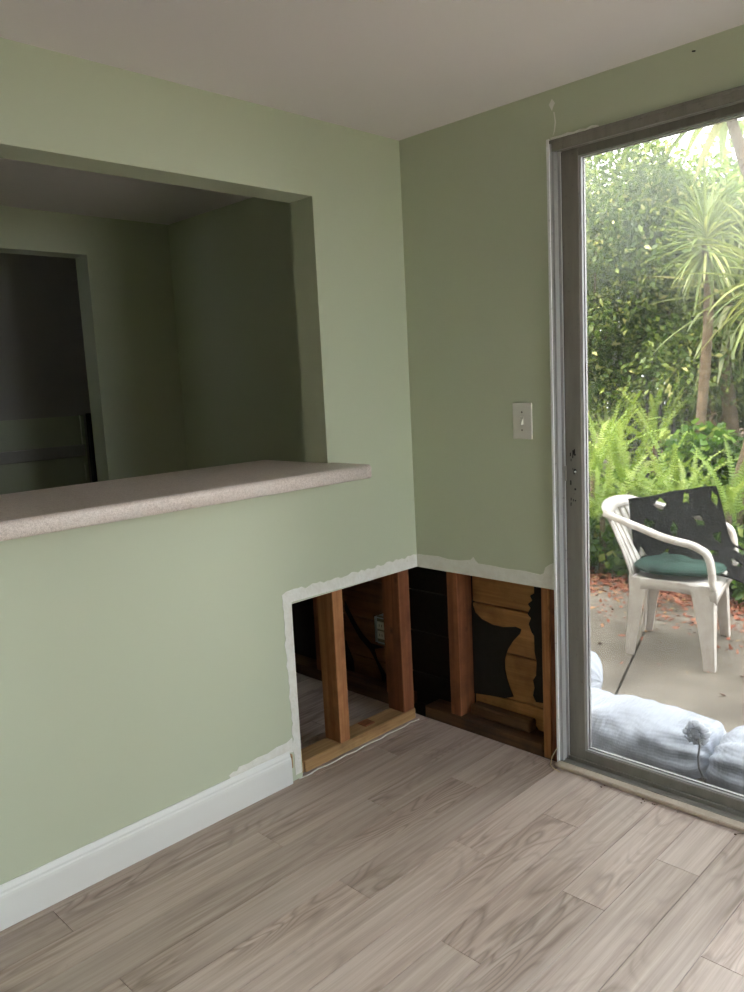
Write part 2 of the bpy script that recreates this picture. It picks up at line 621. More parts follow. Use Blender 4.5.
def plank(x0, x1, y0, y1):
    key = (round(x1 - x0, 4), round(y1 - y0, 4))
    if key not in plank_cache:
        bm = bmesh.new()
        w, l = key[0] / 2 - GAP / 2, key[1] / 2 - GAP / 2
        add_box(bm, -w, w, -l, l, -0.008, 0.0, 0.0003)
        me = bpy.data.meshes.new('plank')
        bmesh.ops.recalc_face_normals(bm, faces=bm.faces[:])
        bm.to_mesh(me)
        bm.free()
        plank_cache[key] = me
    link('plank', plank_cache[key], M['floor'], fl, ((x0 + x1) / 2, (y0 + y1) / 2, 0))


JOINT = {0: -0.95, 1: -0.60, 2: -0.315}
row0 = 0.1575
k = -14
while row0 + k * PW < XR - 0.004:
    x0, x1 = row0 + k * PW, row0 + (k + 1) * PW
    x0c, x1c = max(x0, XK), min(x1, XR - 0.003)
    if x1c - x0c > 0.01:
        j = JOINT[k % 3]
        ys = [0.0]
        y = j if j > -1.22 else j + PL
        lim = YF + 0.003 if x1 > 0 else YK
        while y > lim + 0.05:
            ys.append(y)
            y -= PL
        ys.append(lim)
        for a, b in zip(ys[1:], ys[:-1]):
            plank(x0c, x1c, a, b)
    k += 1

# ---------------------------------------------------------------- ceilings
tag(box('ceiling', -WT, XR + 0.15, YF - 0.15, 0.15, H, H + 0.1, M['ceiling']), 'smooth off-white dining room ceiling', kind='structure')
tag(box('ceiling', XK - 1.5, -WT, YK - 0.1, 0.15, HK, HK + 0.13, M['ceiling']), 'dim ceiling of the kitchen beyond the pass-through', kind='structure')

# ---------------------------------------------------------------- pass-through wall (left)
YOP = -2.45
hole = (YOP, OPY, OPZ0, OPZ1)
wl = sheet('wall_left', 0, -DW, 0.0, YF, 0.0, 0.0, H, [hole, (CUTY, 0.0, 0.0, CUT)], M['green'])
tag(wl, 'pale sage green left wall with wide pass-through opening and flood-cut bottom corner', kind='structure')
sheet('kitchen_side_drywall', 0, -WT, -WT + DW, YF, 0.0, 0.0, HK, [hole, (-1.9, 0.0, 0.0, CUT)], M['green'], wl)
box('opening_jamb', -WT + 0.004, -0.004, OPY + 0.0001, OPY + DW, OPZ0, OPZ1 + DW, M['green'], wl)
box('opening_head', -WT + 0.004, -0.004, YOP, OPY + DW, OPZ1 + 0.0001, OPZ1 + DW, M['green'], wl)
box('opening_jamb', -WT + 0.004, -0.004, YOP - DW, YOP - 0.0001, OPZ0, OPZ1 + DW, M['green'], wl)
# framing that the cut lays bare: studs and sole plate
SD = 0.086                                           # stud depth
xs0, xs1 = -DW - SD, -DW - 0.001


def stud_y(y0, y1, mat, z0=0.042, z1=1.0):
    return box('stud', xs0, xs1, y0, y1, z0, z1, mat, wl, 0.002)


stud_y(-0.440, -0.391, M['stud'])
stud_y(-0.098, -0.036, M['stud_red'])
stud_y(-0.90, -0.85, M['stud_red'])
stud_y(-1.35, -1.30, M['stud_red'])
box('sole_plate', xs0, xs1, CUTY + 0.026, -0.03, -0.008, 0.041, M['plate_wood'], wl, 0.003)
box('sole_plate', xs0, xs1, -1.6, CUTY + 0.021, 0.001, 0.041, M['plate_wood'], wl, 0.003)
box('wood_scrap', -0.085, -0.04, -0.285, -0.235, 0.042, 0.048, M['stud_red'], wl, 0.002)
# thin white caulk line where floor meets the sole plate
cl = []
for i in range(15):
    yy = CUTY - 0.02 + i * (0.62 / 14)
    cl.append((0.006 + 0.004 * math.sin(i * 2.3), yy, 0.0015))
tube('caulk_line', cl, 0.0026, M['compound'], wl, 5)


def jag(a, b, n, amp, seed, axis):
    """points from a to b with a torn edge"""
    r = random.Random(seed)
    out = []
    for i in range(n + 1):
        t = i / n
        p = [a[0] + (b[0] - a[0]) * t, a[1] + (b[1] - a[1]) * t]
        p[axis] += r.uniform(-amp, amp) * (1 if 0 < i < n else 0)
        out.append(tuple(p))
    return out


# white compound left around the cut, left wall (coordinates y, z)
outer = jag((-0.668, 0.018), (-0.676, 0.655), 34, 0.0045, 3, 0) + jag((-0.672, 0.661), (-0.002, 0.664), 40, 0.0055, 5, 1)[1:]
inner = [(0.0, CUT), (CUTY, CUT + 0.006), (CUTY - 0.004, 0.018)]
plate('compound_edge', outer + inner, 0, -0.0004, 0.0016, M['compound'], wl)
box('cut_edge', -DW, 0.0, CUTY - 0.0005, CUTY + 0.0008, 0.02, CUT, M['compound'], wl)
box('cut_edge', -DW, 0.0, CUTY, -0.0005, CUT - 0.0008, CUT + 0.0005, M['compound'], wl)
# patch of bare compound above the end of the baseboard
pt = [(-0.672, 0.104), (-0.70, 0.109), (-0.93, 0.113), (-0.935, 0.124), (-0.918, 0.131), (-0.905, 0.128), (-0.895, 0.139), (-0.86, 0.136),
      (-0.82, 0.142), (-0.78, 0.139), (-0.74, 0.147), (-0.70, 0.146), (-0.672, 0.156)]
plate('compound_patch', pt, 0, -0.0004, 0.0015, M['compound'], wl)

# baseboard with moulded top and a thin shoe line
prof = [(0.0, 0.0), (0.0145, 0.0), (0.0145, 0.082), (0.0135, 0.090), (0.0105, 0.094), (0.0100, 0.100), (0.0060, 0.108), (0.0040, 0.113), (0.0, 0.113)]
V, F = [], []
for yy in (YF, -0.692):
    V += [(x + 0.0002, yy, z + 0.0015) for x, z in prof]
n = len(prof)
for i in range(n):
    F.append((i, (i + 1) % n, n + (i + 1) % n, n + i))
F += [tuple(range(n - 1, -1, -1)), tuple(range(n, 2 * n))]
bb = mesh('baseboard_left', V, F, M['white'])
tag(bb, 'white moulded baseboard along the sage green left wall', kind='structure')
box('torn_end', 0.0003, 0.013, -0.6915, -0.684, 0.055, 0.104, M['plate_wood'], bb, 0.002)

# ---------------------------------------------------------------- exterior wall with the sliding door (back)
holes_b = [(XK, DX0, 0.0, CUT), (DX0, DX1, 0.0, DZ)]
wbk = sheet('wall_back', 1, 0.0, DW, XK, XR, 0.0, H, holes_b, M['green'])
tag(wbk, 'sage green exterior wall with sliding glass door and flood-cut bottom corner', kind='structure')
sheet('exterior_stucco', 1, 0.132, 0.16, XK - 1.2, XR + 0.15, PATIO - 0.1, 2.75, [(DX0, DX1, PATIO - 0.1, DZ)], M['stucco'], wbk)
# sheathing boards, each its own piece
for (z0, z1) in ((-0.008, 0.122), (0.127, 0.3015), (0.3065, 0.4775), (0.4825, 0.655), (0.660, 0.835)):
    box('sheathing_board', 0.186, 0.615, 0.104, 0.131, z0, z1, M['board'], wbk, 0.003)
    box('sheathing_board', XK, -0.16, 0.104, 0.131, z0, z1, M['board_dark'], wbk, 0.003)
    box('sheathing_board', -0.155, 0.184, 0.108, 0.131, z0, z1, M['felt'], wbk, 0.003)


def stud_x(x0, x1, mat, z0=0.042, z1=1.0):
    return box('stud', x0, x1, DW + 0.001, 0.103, z0, z1, mat, wbk, 0.002)


stud_x(0.134, 0.184, M['stud_red'])
stud_x(0.554, 0.584, M['stud'], -0.008)
stud_x(0.589, 0.619, M['stud_red'], -0.008)
stud_x(-0.215, -0.165, M['stud_red'])
stud_x(-0.66, -0.61, M['stud_red'])
box('header', DX0 - 0.03, DX1 + 0.03, DW + 0.001, 0.131, DZ + 0.003, DZ + 0.12, M['stud_red'], wbk)
box('sole_plate', 0.0, 0.552, DW - 0.004, 0.103, -0.008, 0.041, M['plate_dark'], wbk, 0.004)
box('sole_plate', XK, -0.12, DW - 0.004, 0.103, -0.008, 0.041, M['plate_dark'], wbk, 0.004)
box('blocking', 0.2, 0.47, 0.05, 0.100, 0.042, 0.085, M['plate_dark'], wbk, 0.006)


def fz(x, y):
    """photo crop coordinates to (x, z) on the sheathing plane"""
    p = at(380 + x / 3.916, 560 + y / 3.916, 1, 0.1)
    return (p[0], p[2])


felt_main = [(318, 130), (350, 150), (362, 175), (372, 205), (398, 232), (440, 254), (480, 263), (530, 262), (552, 272), (546, 290), (520, 318), (500, 350),
             (488, 388), (489, 430), (498, 470), (510, 505), (522, 535), (490, 541), (430, 530), (362, 520), (318, 505)]
plate('tar_paper', [fz(*q) for q in felt_main], 1, 0.0985, 0.1025, M['felt'], wbk)
felt_edge = [(640, 100), (604, 103), (604, 130), (588, 140), (597, 158), (580, 172), (590, 188), (578, 210), (592, 228), (583, 250), (594, 282), (604, 296),
             (606, 360), (614, 400), (612, 452), (600, 470), (606, 500), (600, 530), (612, 556), (640, 560)]
plate('tar_paper', [fz(*q) for q in felt_edge], 1, 0.0985, 0.1025, M['felt'], wbk)
felt_low = [(318, 548), (362, 548), (392, 572), (440, 602), (500, 630), (560, 648), (612, 652), (640, 700), (318, 640)]
plate('tar_paper', [fz(*q) for q in felt_low], 1, 0.0985, 0.1025, M['felt'], wbk)
# on the kitchen stretch of the wall: torn felt with a curved edge
kp = lambda x, y: (lambda p: (p[0], p[2]))(at(300 + x / 6.2, 570 + y / 6.2, 1, 0.1))
plate('tar_paper', [kp(*q) for q in [(278, 190), (300, 240), (340, 320), (385, 395), (440, 455), (520, 480), (460, 490), (480, 560), (540, 660), (550, 760), (520, 760), (505, 650), (470, 560), (430, 490), (370, 420), (320, 330), (280, 250)]], 1, 0.0985, 0.1025, M['felt'], wbk)
plate('tar_paper', [kp(*q) for q in [(-1200, 60), (100, 60), (250, 130), (262, 380), (330, 560), (345, 700), (-1200, 500)]], 1, 0.0975, 0.1025, M['felt'], wbk)
# white compound above the cut, and torn scraps
out_r = [(0.0, 0.667), (0.05, 0.668), (0.11, 0.671), (0.16, 0.665), (0.22, 0.668), (0.265, 0.676), (0.278, 0.688), (0.288, 0.676), (0.30, 0.667), (0.36, 0.667), (0.42, 0.664),
         (0.50, 0.666), (0.562, 0.661), (0.576, 0.668), (0.584, 0.690), (0.598, 0.700), (0.622, 0.712)]
plate('compound_edge', out_r + [(0.622, CUT), (0.0, CUT)], 1, -0.0016, 0.0004, M['compound'], wbk)
box('cut_edge', 0.0, DX0, 0.0, DW, CUT - 0.001, CUT + 0.0005, M['compound'], wbk)
pc = lambda px, py: (lambda p: (p[0], p[2]))(at(px, py, 1, 0.0))
plate('paint_chip', [pc(*q) for q in [(549, 105), (552, 99), (555, 103), (553, 107), (552, 111)]], 1, -0.0012, 0.0004, M['compound'], wbk)
plate('paint_chip', [pc(*q) for q in [(553.5, 112), (554.5, 112), (556, 122), (555, 131), (553, 136), (554, 130), (554.8, 122)]], 1, -0.001, 0.0004, M['compound'], wbk)
pn = at(695, 51, 1, 0.0)
tube('nail', [(pn[0], 0.0, pn[2]), (pn[0] - 0.002, -0.012, pn[2] - 0.003)], 0.002, M['dark'], wbk, 6)

# ---------------------------------------------------------------- light switch
sp = (at(523, 421, 1, 0.0))
sw = thing('light_switch', 'off-white single toggle light switch plate beside the sliding door', 'light switch', (sp[0], 0.0, sp[2]))
cx, cz = sp[0], sp[2]
box('plate', cx - 0.038, cx + 0.038, -0.006, 0.0, cz - 0.061, cz + 0.061, M['plastic'], sw, 0.003, 2)
box('toggle_bezel', cx - 0.008, cx + 0.008, -0.0075, -0.005, cz - 0.015, cz + 0.015, M['plastic'], sw, 0.001)
tg = bmesh.new()
vs = [tg.verts.new(p) for p in ((cx - 0.005, -0.007, cz - 0.010), (cx + 0.005, -0.007, cz - 0.010), (cx + 0.005, -0.007, cz + 0.009), (cx - 0.005, -0.007, cz + 0.009),
                                (cx - 0.004, -0.019, cz - 0.013), (cx + 0.004, -0.019, cz - 0.013), (cx + 0.004, -0.016, cz - 0.004), (cx - 0.004, -0.016, cz - 0.004))]
for f in ((0, 1, 5, 4), (1, 2, 6, 5), (2, 3, 7, 6), (3, 0, 4, 7), (4, 5, 6, 7)):
    tg.faces.new([vs[i] for i in f])
bm_obj('toggle', tg, M['plastic'], sw)
for dz in (-0.030, 0.030):
    tube('screw', [(cx, -0.0055, cz + dz), (cx, -0.0072, cz + dz)], 0.0032, M['screw'], sw, 10)

# ---------------------------------------------------------------- outlet box in the kitchen stretch of wall
ob = thing('outlet_box', 'small metal electrical outlet box fixed to the bare boards behind the studs', 'outlet box', (-0.262, 0.10, 0.235))
bm = bmesh.new()
bx0, bx1, by0, by1, bz0, bz1 = -0.302, -0.228, 0.048, 0.1035, 0.236, 0.348
for a in ((bx0, bx0 + 0.003, by0, by1, bz0, bz1), (bx1 - 0.003, bx1, by0, by1, bz0, bz1), (bx0, bx1, by0, by1, bz0, bz0 + 0.003),
          (bx0, bx1, by0, by1, bz1 - 0.003, bz1), (bx0, bx1, by1 - 0.003, by1, bz0, bz1)):
    add_box(bm, *a)
bm_obj('box', bm, M['chrome'], ob)
for dz in (0.018, 0.060):
    rc = box('receptacle', bx0 + 0.014, bx1 - 0.014, by0 - 0.002, by0 + 0.02, bz0 + dz, bz0 + dz + 0.034, M['plastic'], ob, 0.006, 2)
    for dx in (-0.007, 0.007):
        box('slot', (bx0 + bx1) / 2 + dx - 0.0012, (bx0 + bx1) / 2 + dx + 0.0012, by0 - 0.0026, by0, bz0 + dz + 0.013, bz0 + dz + 0.024, M['dark'], rc)
box('mounting_strap', bx0 + 0.012, bx1 - 0.012, by0 + 0.004, by0 + 0.006, bz0 - 0.008, bz1 + 0.008, M['screw'], ob)

# ---------------------------------------------------------------- bar counter in the pass-through
ct = thing('bar_counter', 'speckled beige laminate bar counter with rounded front edge in the pass-through', 'counter', (-0.09, -1.7, OPZ0))
CX0, CX1, CZ0, CZ1 = -0.352, 0.192, OPZ0 + 0.002, 1.070
# section with a bullnose front
sec = [(CX0, CZ0), (CX1 - 0.006, CZ0), (CX1 - 0.001, CZ0 + 0.005)]
for i in range(7):
    a = math.pi / 2 * i / 6
    sec.append((CX1 - 0.013 + 0.013 * math.cos(a), CZ1 - 0.013 + 0.013 * math.sin(a)))
sec += [(CX0, CZ1)]
V, F = [], []
ends = ((YOP + 0.002), -0.438)
for yy in ends:
    V += [(x, yy, z) for x, z in sec]
n = len(sec)
for i in range(n):
    F.append((i, (i + 1) % n, n + (i + 1) % n, n + i))
F += [tuple(range(n - 1, -1, -1)), tuple(range(n, 2 * n))]
slab = mesh('counter_slab', V, F, M['counter'], ct)
for p in slab.data.polygons:
    p.use_smooth = len(p.vertices) == 4 and abs(p.normal.x) > 0.05
sec2 = [(max(x, 0.0012), z) for x, z in sec]
V = [(x - 0.003 * (yy > -0.417), yy, z) for yy in (-0.438, -0.418, -0.4145) for x, z in sec2]
F = [(k * n + i, k * n + (i + 1) % n, (k + 1) * n + (i + 1) % n, (k + 1) * n + i) for k in (0, 1) for i in range(n)]
F += [tuple(range(n - 1, -1, -1)), tuple(range(2 * n, 3 * n))]
mesh('counter_end', V, F, M['counter'], ct)

# ---------------------------------------------------------------- kitchen beyond
fy = -0.447
wf = sheet('wall_far', 0, XK - 0.12, XK, YK, 0.0, 0.0, HK, [(-1.25, fy, 0.0, 1.992)], M['green'])
tag(wf, 'dark green kitchen end wall with a doorway, seen through the pass-through', kind='structure')
tag(sheet('wall_near', 1, YK - 0.1, YK, XK - 1.3, -WT, 0.0, HK, [(-2.5, -2.36, 1.60, 1.78)], M['green']), 'kitchen wall out of sight behind the pass-through wall', kind='structure')  # small unseen opening added to let daylight into the hall
hx = -2.6
tag(box('wall_hall', hx - 0.1, hx, YK, 0.13, 0.0, HK, M['hall']), 'dim grey hall wall seen through the far doorway', kind='structure')
tag(box('wall_hall', hx, XK - 0.12, 0.0, 0.1, 0.0, HK, M['hall']), 'end wall of the hall beyond the kitchen doorway', kind='structure')
wn = tag(box('trim_1', hx, hx + 0.02, -1.8, -0.075, 0.0, 1.225, M['green']), 'green wainscot panel on the hall wall', kind='structure')
box('rail', hx + 0.02, hx + 0.035, -1.8, -0.085, 0.982, 1.052, M['hall'], wn, 0.003)
box('stile', hx + 0.02, hx + 0.03, -0.098, -0.075, 0.0, 1.225, M['green'], wn, 0.002)
ps = tag(box('black_bar', hx + 0.005, hx + 0.04, -0.052, -0.012, 0.0, 1.236, M['dark'], None, 0.003), 'narrow black bar against the hall wall beyond the doorway', 'post')  # plain thin black box standing on end

# ---------------------------------------------------------------- walls out of view
wy0, wy1, wz0, wz1 = -0.80, -0.06, 0.03, 1.82
wr = sheet('wall_right', 0, XR, XR + 0.15, YF, 0.13, 0.0, H, [(wy0, wy1, wz0, wz1)], M['green'])
tag(wr, 'sage green wall with a window added for daylight, out of view to the right', kind='structure')
w1 = thing('added_window', 'tall aluminium framed window added for daylight, out of view', None, (XR + 0.05, wy0, wz0), kind='structure')  # unseen window added to throw daylight onto the left wall
for a in ((wy0, wy0 + 0.03), (wy1 - 0.03, wy1)):
    box('frame_stile', XR + 0.03, XR + 0.09, *a, wz0, wz1, M['alu'], w1)
for a in ((wz0, wz0 + 0.03), (wz1 - 0.03, wz1)):
    box('frame_rail', XR + 0.03, XR + 0.09, wy0 + 0.03, wy1 - 0.03, *a, M['alu'], w1)
box('pane', XR + 0.058, XR + 0.062, wy0 + 0.02, wy1 - 0.02, wz0 + 0.02, wz1 - 0.02, M['clear'], w1)
tag(box('wall_front', -WT, XR + 0.15, YF - 0.15, YF, 0.0, H, M['green']), 'sage green wall behind the viewer', kind='structure')
# ---------------------------------------------------------------- sliding glass door
d1 = thing('door_1', 'aluminium framed sliding glass door to the patio', None, (DX0, 0.05, 0.0), kind='structure')
# outer frame
jb = bmesh.new()
add_box(jb, DX0 + 0.002, DX0 + 0.008, -0.006, 0.13, 0.012, DZ)
add_box(jb, DX0 + 0.008, DX0 + 0.017, -0.004, 0.010, 0.012, DZ - 0.02, 0.001)
add_box(jb, DX0 + 0.008, DX0 + 0.012, 0.010, 0.028, 0.012, DZ - 0.02)
add_box(jb, DX0 + 0.008, DX0 + 0.022, 0.026, 0.033, 0.012, DZ - 0.02, 0.001)
add_box(jb, DX0 + 0.008, DX0 + 0.022, 0.078, 0.086, 0.012, DZ - 0.02, 0.001)
add_box(jb, DX0 + 0.008, DX0 + 0.020, 0.12, 0.13, 0.012, DZ - 0.02, 0.001)
jamb = bm_obj('jamb', jb, M['alu'], d1)
box('edge_fin', DX0 - 0.004, DX0 + 0.0055, -0.012, 0.004, 0.004, DZ + 0.004, M['alu_bright'], jamb, 0.001)  # near-white colour stands in for light caught on the frame edge
box('strike_plate', DX0 + 0.0215, DX0 + 0.0235, 0.0255, 0.034, 0.985, 1.035, M['alu_dark'], jamb)
jb = bmesh.new()
add_box(jb, DX1 - 0.02, DX1, -0.004, 0.13, 0.012, DZ)
add_box(jb, DX1 - 0.036, DX1 - 0.02, 0.028, 0.034, 0.012, DZ - 0.02)
bm_obj('jamb', jb, M['alu'], d1)
hb = bmesh.new()
add_box(hb, DX0 + 0.004, DX1, -0.010, 0.13, DZ - 0.010, DZ, 0.001)
add_box(hb, DX0 + 0.012, DX1, -0.008, 0.006, DZ - 0.034, DZ - 0.009, 0.001)
add_box(hb, DX0 + 0.012, DX1, 0.024, 0.032, DZ - 0.030, DZ - 0.009, 0.001)
add_box(hb, DX0 + 0.012, DX1, 0.078, 0.086, DZ - 0.030, DZ - 0.009, 0.001)
add_box(hb, DX0 + 0.012, DX1, 0.12, 0.13, DZ - 0.030, DZ - 0.009, 0.001)
bm_obj('head_track', hb, M['alu_dark'], d1)
tube('caulk_bead', [(DX0 + 0.01 + i * 0.02, -0.006 + 0.002 * math.sin(i * 1.7), DZ + 0.004 + 0.002 * math.sin(i * 2.9)) for i in range(9)], 0.004, M['compound'], d1, 6)
# sill: worn threshold strip, tracks
box('threshold', DX0 + 0.004, DX1, -0.042, -0.008, 0.0005, 0.015, M['sill'], d1, 0.003)
sb_ = bmesh.new()
add_box(sb_, DX0 + 0.004, DX1, -0.010, 0.135, -0.0083, 0.008)
add_box(sb_, DX0 + 0.004, DX1, -0.006, 0.020, 0.008, 0.014, 0.001)
add_box(sb_, DX0 + 0.004, DX1, 0.026, 0.031, 0.008, 0.024, 0.001)
add_box(sb_, DX0 + 0.004, DX1, 0.050, 0.053, 0.008, 0.016)
add_box(sb_, DX0 + 0.004, DX1, 0.078, 0.086, 0.008, 0.024, 0.001)
add_box(sb_, DX0 + 0.004, DX1, 0.125, 0.135, 0.008, 0.020, 0.001)
bm_obj('sill_track', sb_, M['alu_dark'], d1)
box('sill_base', DX0, DX1, 0.132, 0.2, PATIO - 0.02, 0.004, M['concrete'], d1)


def door_panel(x0, x1, y0, y1, lock, pane):
    z0, z1 = 0.017, DZ - 0.016
    sw_, rb, rt = 0.058, 0.036, 0.037
    pn_ = box('panel_stile', x0, x0 + sw_, y0, y1, z0, z1, M['alu_dark'], d1, 0.0015)
    box('panel_stile', x1 - sw_, x1, y0, y1, z0, z1, M['alu_dark'], d1, 0.0015)
    box('panel_rail', x0 + sw_, x1 - sw_, y0, y1, z0, z0 + rb, M['alu_dark'], d1, 0.0015)
    box('panel_rail', x0 + sw_, x1 - sw_, y0, y1, z1 - rt, z1, M['alu_dark'], d1, 0.0015)
    ym = (y0 + y1) / 2
    gx0, gx1, gz0, gz1 = x0 + sw_, x1 - sw_, z0 + rb, z1 - rt
    box('glass_pane', gx0 - 0.002, gx1 + 0.002, ym - 0.002, ym + 0.002, gz0 - 0.002, gz1 + 0.002, pane, d1)
    gb = bmesh.new()
    for yy in (y0 + 0.003, ym + 0.003):
        add_box(gb, gx0, gx0 + 0.0085, yy, yy + 0.010, gz0, gz1)
        add_box(gb, gx1 - 0.0085, gx1, yy, yy + 0.010, gz0, gz1)
        add_box(gb, gx0 + 0.0085, gx1 - 0.0085, yy, yy + 0.010, gz0, gz0 + 0.006)
        add_box(gb, gx0 + 0.0085, gx1 - 0.0085, yy, yy + 0.010, gz1 - 0.005, gz1)
    bm_obj('glazing_bead', gb, M['alu'], d1)
    if lock:
        for dz, rr in ((0.0, 0.0055), (0.052, 0.0036), (-0.062, 0.0036), (-0.10, 0.0026)):
            tube('screw_hole', [(x0 + 0.034, y0 + 0.001, 1.02 + dz), (x0 + 0.034, y0 - 0.0012, 1.02 + dz)], rr, M['gasket'], pn_, 10)
        tube('latch', [(x0 + 0.036, y0 - 0.001, 1.016), (x0 + 0.036, y0 - 0.004, 1.016)], 0.0035, M['alu_bright'], pn_, 8)
        rr = random.Random(4)
        for i in range(14):
            zz = 1.0 + rr.uniform(-0.13, 0.10)
            xx = x0 + 0.026 + rr.uniform(-0.010, 0.010)
            s = rr.uniform(0.0015, 0.005)
            box('scuff', xx - s * 0.5, xx + s * 0.5, y0 - 0.0005, y0 + 0.001, zz - s * 1.6, zz + s * 1.6, M['gasket'], pn_)


door_panel(DX0 + 0.020, 1.57, 0.036, 0.070, True, M['glass'])
door_panel(1.51, DX1 - 0.020, 0.087, 0.119, False, M['clear'])
box('weatherstrip', DX0 + 0.0085, DX0 + 0.0195, 0.044, 0.058, 0.02, DZ - 0.03, M['gasket'], d1)

# unseen roof slab added to cut the sky light on the patio
ev = tag(box('added_roof', -4.0, 0.0, 0.16, 1.5, 2.76, 2.86, M['stucco']), 'roof slab added to keep sky light off the patio, out of view', kind='structure')
tag(box('wall_light_block', 3.15, 3.3, 0.16, 0.55, PATIO - 0.1, 2.75, M['stucco']), 'short stucco wall added to block light right of the door, out of view', kind='structure')  # added out of view to block light raking along the house

tag(box('wall_sky_block', 5.2, 5.35, -4.0, 0.9, PATIO - 0.3, 1.3, M['stucco_dark']), 'low wall added outside the window to hide low sky, out of view', kind='structure')  # added to screen low sky, so the upper left wall stays darker

# ---------------------------------------------------------------- straw and debris by the door corner
a0 = at(556, 749, 1, -0.012)
st = thing('straw', 'dry bent straw lying on the floor at the door corner', 'straw', (0.61, -0.03, 0.0))
tube('stem', [tuple(at(557, 748, 1, -0.014)), tuple(at(552, 757, 1, -0.025)), tuple(at(550.5, 765, 2, 0.003)), tuple(at(553, 768, 2, 0.002)), tuple(at(560, 772, 2, 0.002))], 0.0018, M['straw'], st, 5)
dr = random.Random(11)
for i in range(12):
    xx, yy = dr.uniform(0.72, 1.25), -0.045 - abs(dr.gauss(0, 0.012))
    s = dr.uniform(0.0015, 0.0035)
    cr = box('debris_crumb', xx - s, xx + s, yy - s * 0.7, yy + s * 0.7, 0.0002, s * 1.0, M['plate_dark'], None, s * 0.3)
    tag(cr, 'tiny dark crumb of debris on the floor along the door threshold', 'debris', 'crumbs along the threshold')

# ---------------------------------------------------------------- outdoors: ground
gd = box('ground', -16, 3.29, 0.16, 22, PATIO - 0.35, PATIO - 0.06, M['soil'])
tag(gd, 'dark garden soil beyond the patio', kind='structure')
g2 = box('ground', 3.3, 14, -4, 9, PATIO - 0.35, PATIO - 0.03, M['paving'])  # unseen ground made pale to bounce daylight up to the ceiling
tag(g2, 'pale ground added right of the patio to bounce daylight, out of view', kind='structure')
# patio slabs meeting at the joint seen left of the chair
ja, jbp = at(620, 685, 2, PATIO), at(636, 650, 2, PATIO)
e0, e1 = at(590, 577, 2, PATIO), at(744, 612, 2, PATIO)
ed = (e1 - e0) / np.linalg.norm(e1 - e0)
jd = (jbp - ja) / np.linalg.norm(jbp - ja)


def isect(p, d, q, e):
    m = np.array([[d[0], -e[0]], [d[1], -e[1]]])
    t = np.linalg.solve(m, (q - p)[:2])
    return p + d * t[0]


top = isect(ja, jd, e0, ed)
bot = ja + jd * ((0.17 - ja[1]) / jd[1])
sideL, sideR = e0 - ed * 2.6, e0 + ed * 4.2
gpv = np.array([jd[1], -jd[0], 0]) * 0.006


def slab_poly(name, pts):
    bm = bmesh.new()
    f = bm.faces.new([bm.verts.new((p[0], p[1], PATIO)) for p in pts])
    r = bmesh.ops.extrude_face_region(bm, geom=[f])
    bmesh.ops.translate(bm, vec=(0, 0, -0.1), verts=[v for v in r['geom'] if isinstance(v, bmesh.types.BMVert)])
    return bm_obj(name, bm, M['concrete'])


pa = slab_poly('patio_slab', [bot - gpv, top - gpv, sideL, (sideL[0], 0.17, 0)])
tag(pa, 'concrete patio slab left of the expansion joint', kind='structure')
pb = slab_poly('patio_slab', [bot + gpv, top + gpv, sideR, (sideR[0], 0.17, 0)])
tag(pb, 'concrete patio slab under the white chair', kind='structure')


# ---------------------------------------------------------------- foliage helpers
def leaf_cloud(name, centers, radii, n, size, mat, parent=None, seed=0, up=0.5, shell=0.55, droop=0.0, aspect=0.5, origin=None):
    """n folded leaves scattered through ellipsoidal clumps; one mesh"""
    r = np.random.default_rng(seed)
    centers = np.asarray(centers, float)
    radii = np.asarray(radii, float)
    vol = radii.prod(axis=1)
    ci = r.choice(len(centers), n, p=vol / vol.sum())
    d = r.normal(size=(n, 3))
    d /= np.linalg.norm(d, axis=1, keepdims=True)
    rad = shell + (1 - shell) * r.random(n) ** 0.6
    p = centers[ci] + d * rad[:, None] * radii[ci]
    ax = r.normal(size=(n, 3)) + d * 0.8
    ax[:, 2] -= droop
    ax /= np.linalg.norm(ax, axis=1, keepdims=True)
    nr = r.normal(size=(n, 3)) * 0.8
    nr[:, 2] += up * 2
    sd = np.cross(ax, nr)
    sd /= np.linalg.norm(sd, axis=1, keepdims=True) + 1e-9
    nn = np.cross(sd, ax)
    s = size * (0.6 + 0.8 * r.random(n))[:, None]
    tip = p + ax * s
    mid = p + ax * s * 0.45
    L = mid + sd * s * aspect * 0.5 + nn * s * 0.10
    R = mid - sd * s * aspect * 0.5 + nn * s * 0.10
    V = np.stack([p, L, tip, R], axis=1).reshape(-1, 3)
    if parent is not None:
        V = V - np.array(worldloc(parent))
    me = bpy.data.meshes.new(name)
    me.vertices.add(4 * n)
    me.vertices.foreach_set('co', V.astype(np.float32).ravel())
    b = np.arange(n) * 4
    tri = np.stack([b, b + 2, b + 1, b, b + 3, b + 2], axis=1).ravel()
    me.loops.add(6 * n)
    me.loops.foreach_set('vertex_index', tri.astype(np.int32))
    me.polygons.add(2 * n)
    me.polygons.foreach_set('loop_start', (np.arange(2 * n) * 3).astype(np.int32))
    me.update(calc_edges=True)
    me.validate()
    return link(name, me, mat, parent)


def clumps(cx, cy, cz, rx, ry, rz, n, rr, seed):
    r = np.random.default_rng(seed)
    d = r.normal(size=(n, 3))
    d /= np.linalg.norm(d, axis=1, keepdims=True)
    c = np.array([cx, cy, cz]) + d * (r.random(n) ** 0.4)[:, None] * np.array([rx, ry, rz])
    return c, np.array([[rr, rr, rr * 0.8]]) * (0.6 + 0.8 * r.random((n, 1)))


GZ = PATIO - 0.06


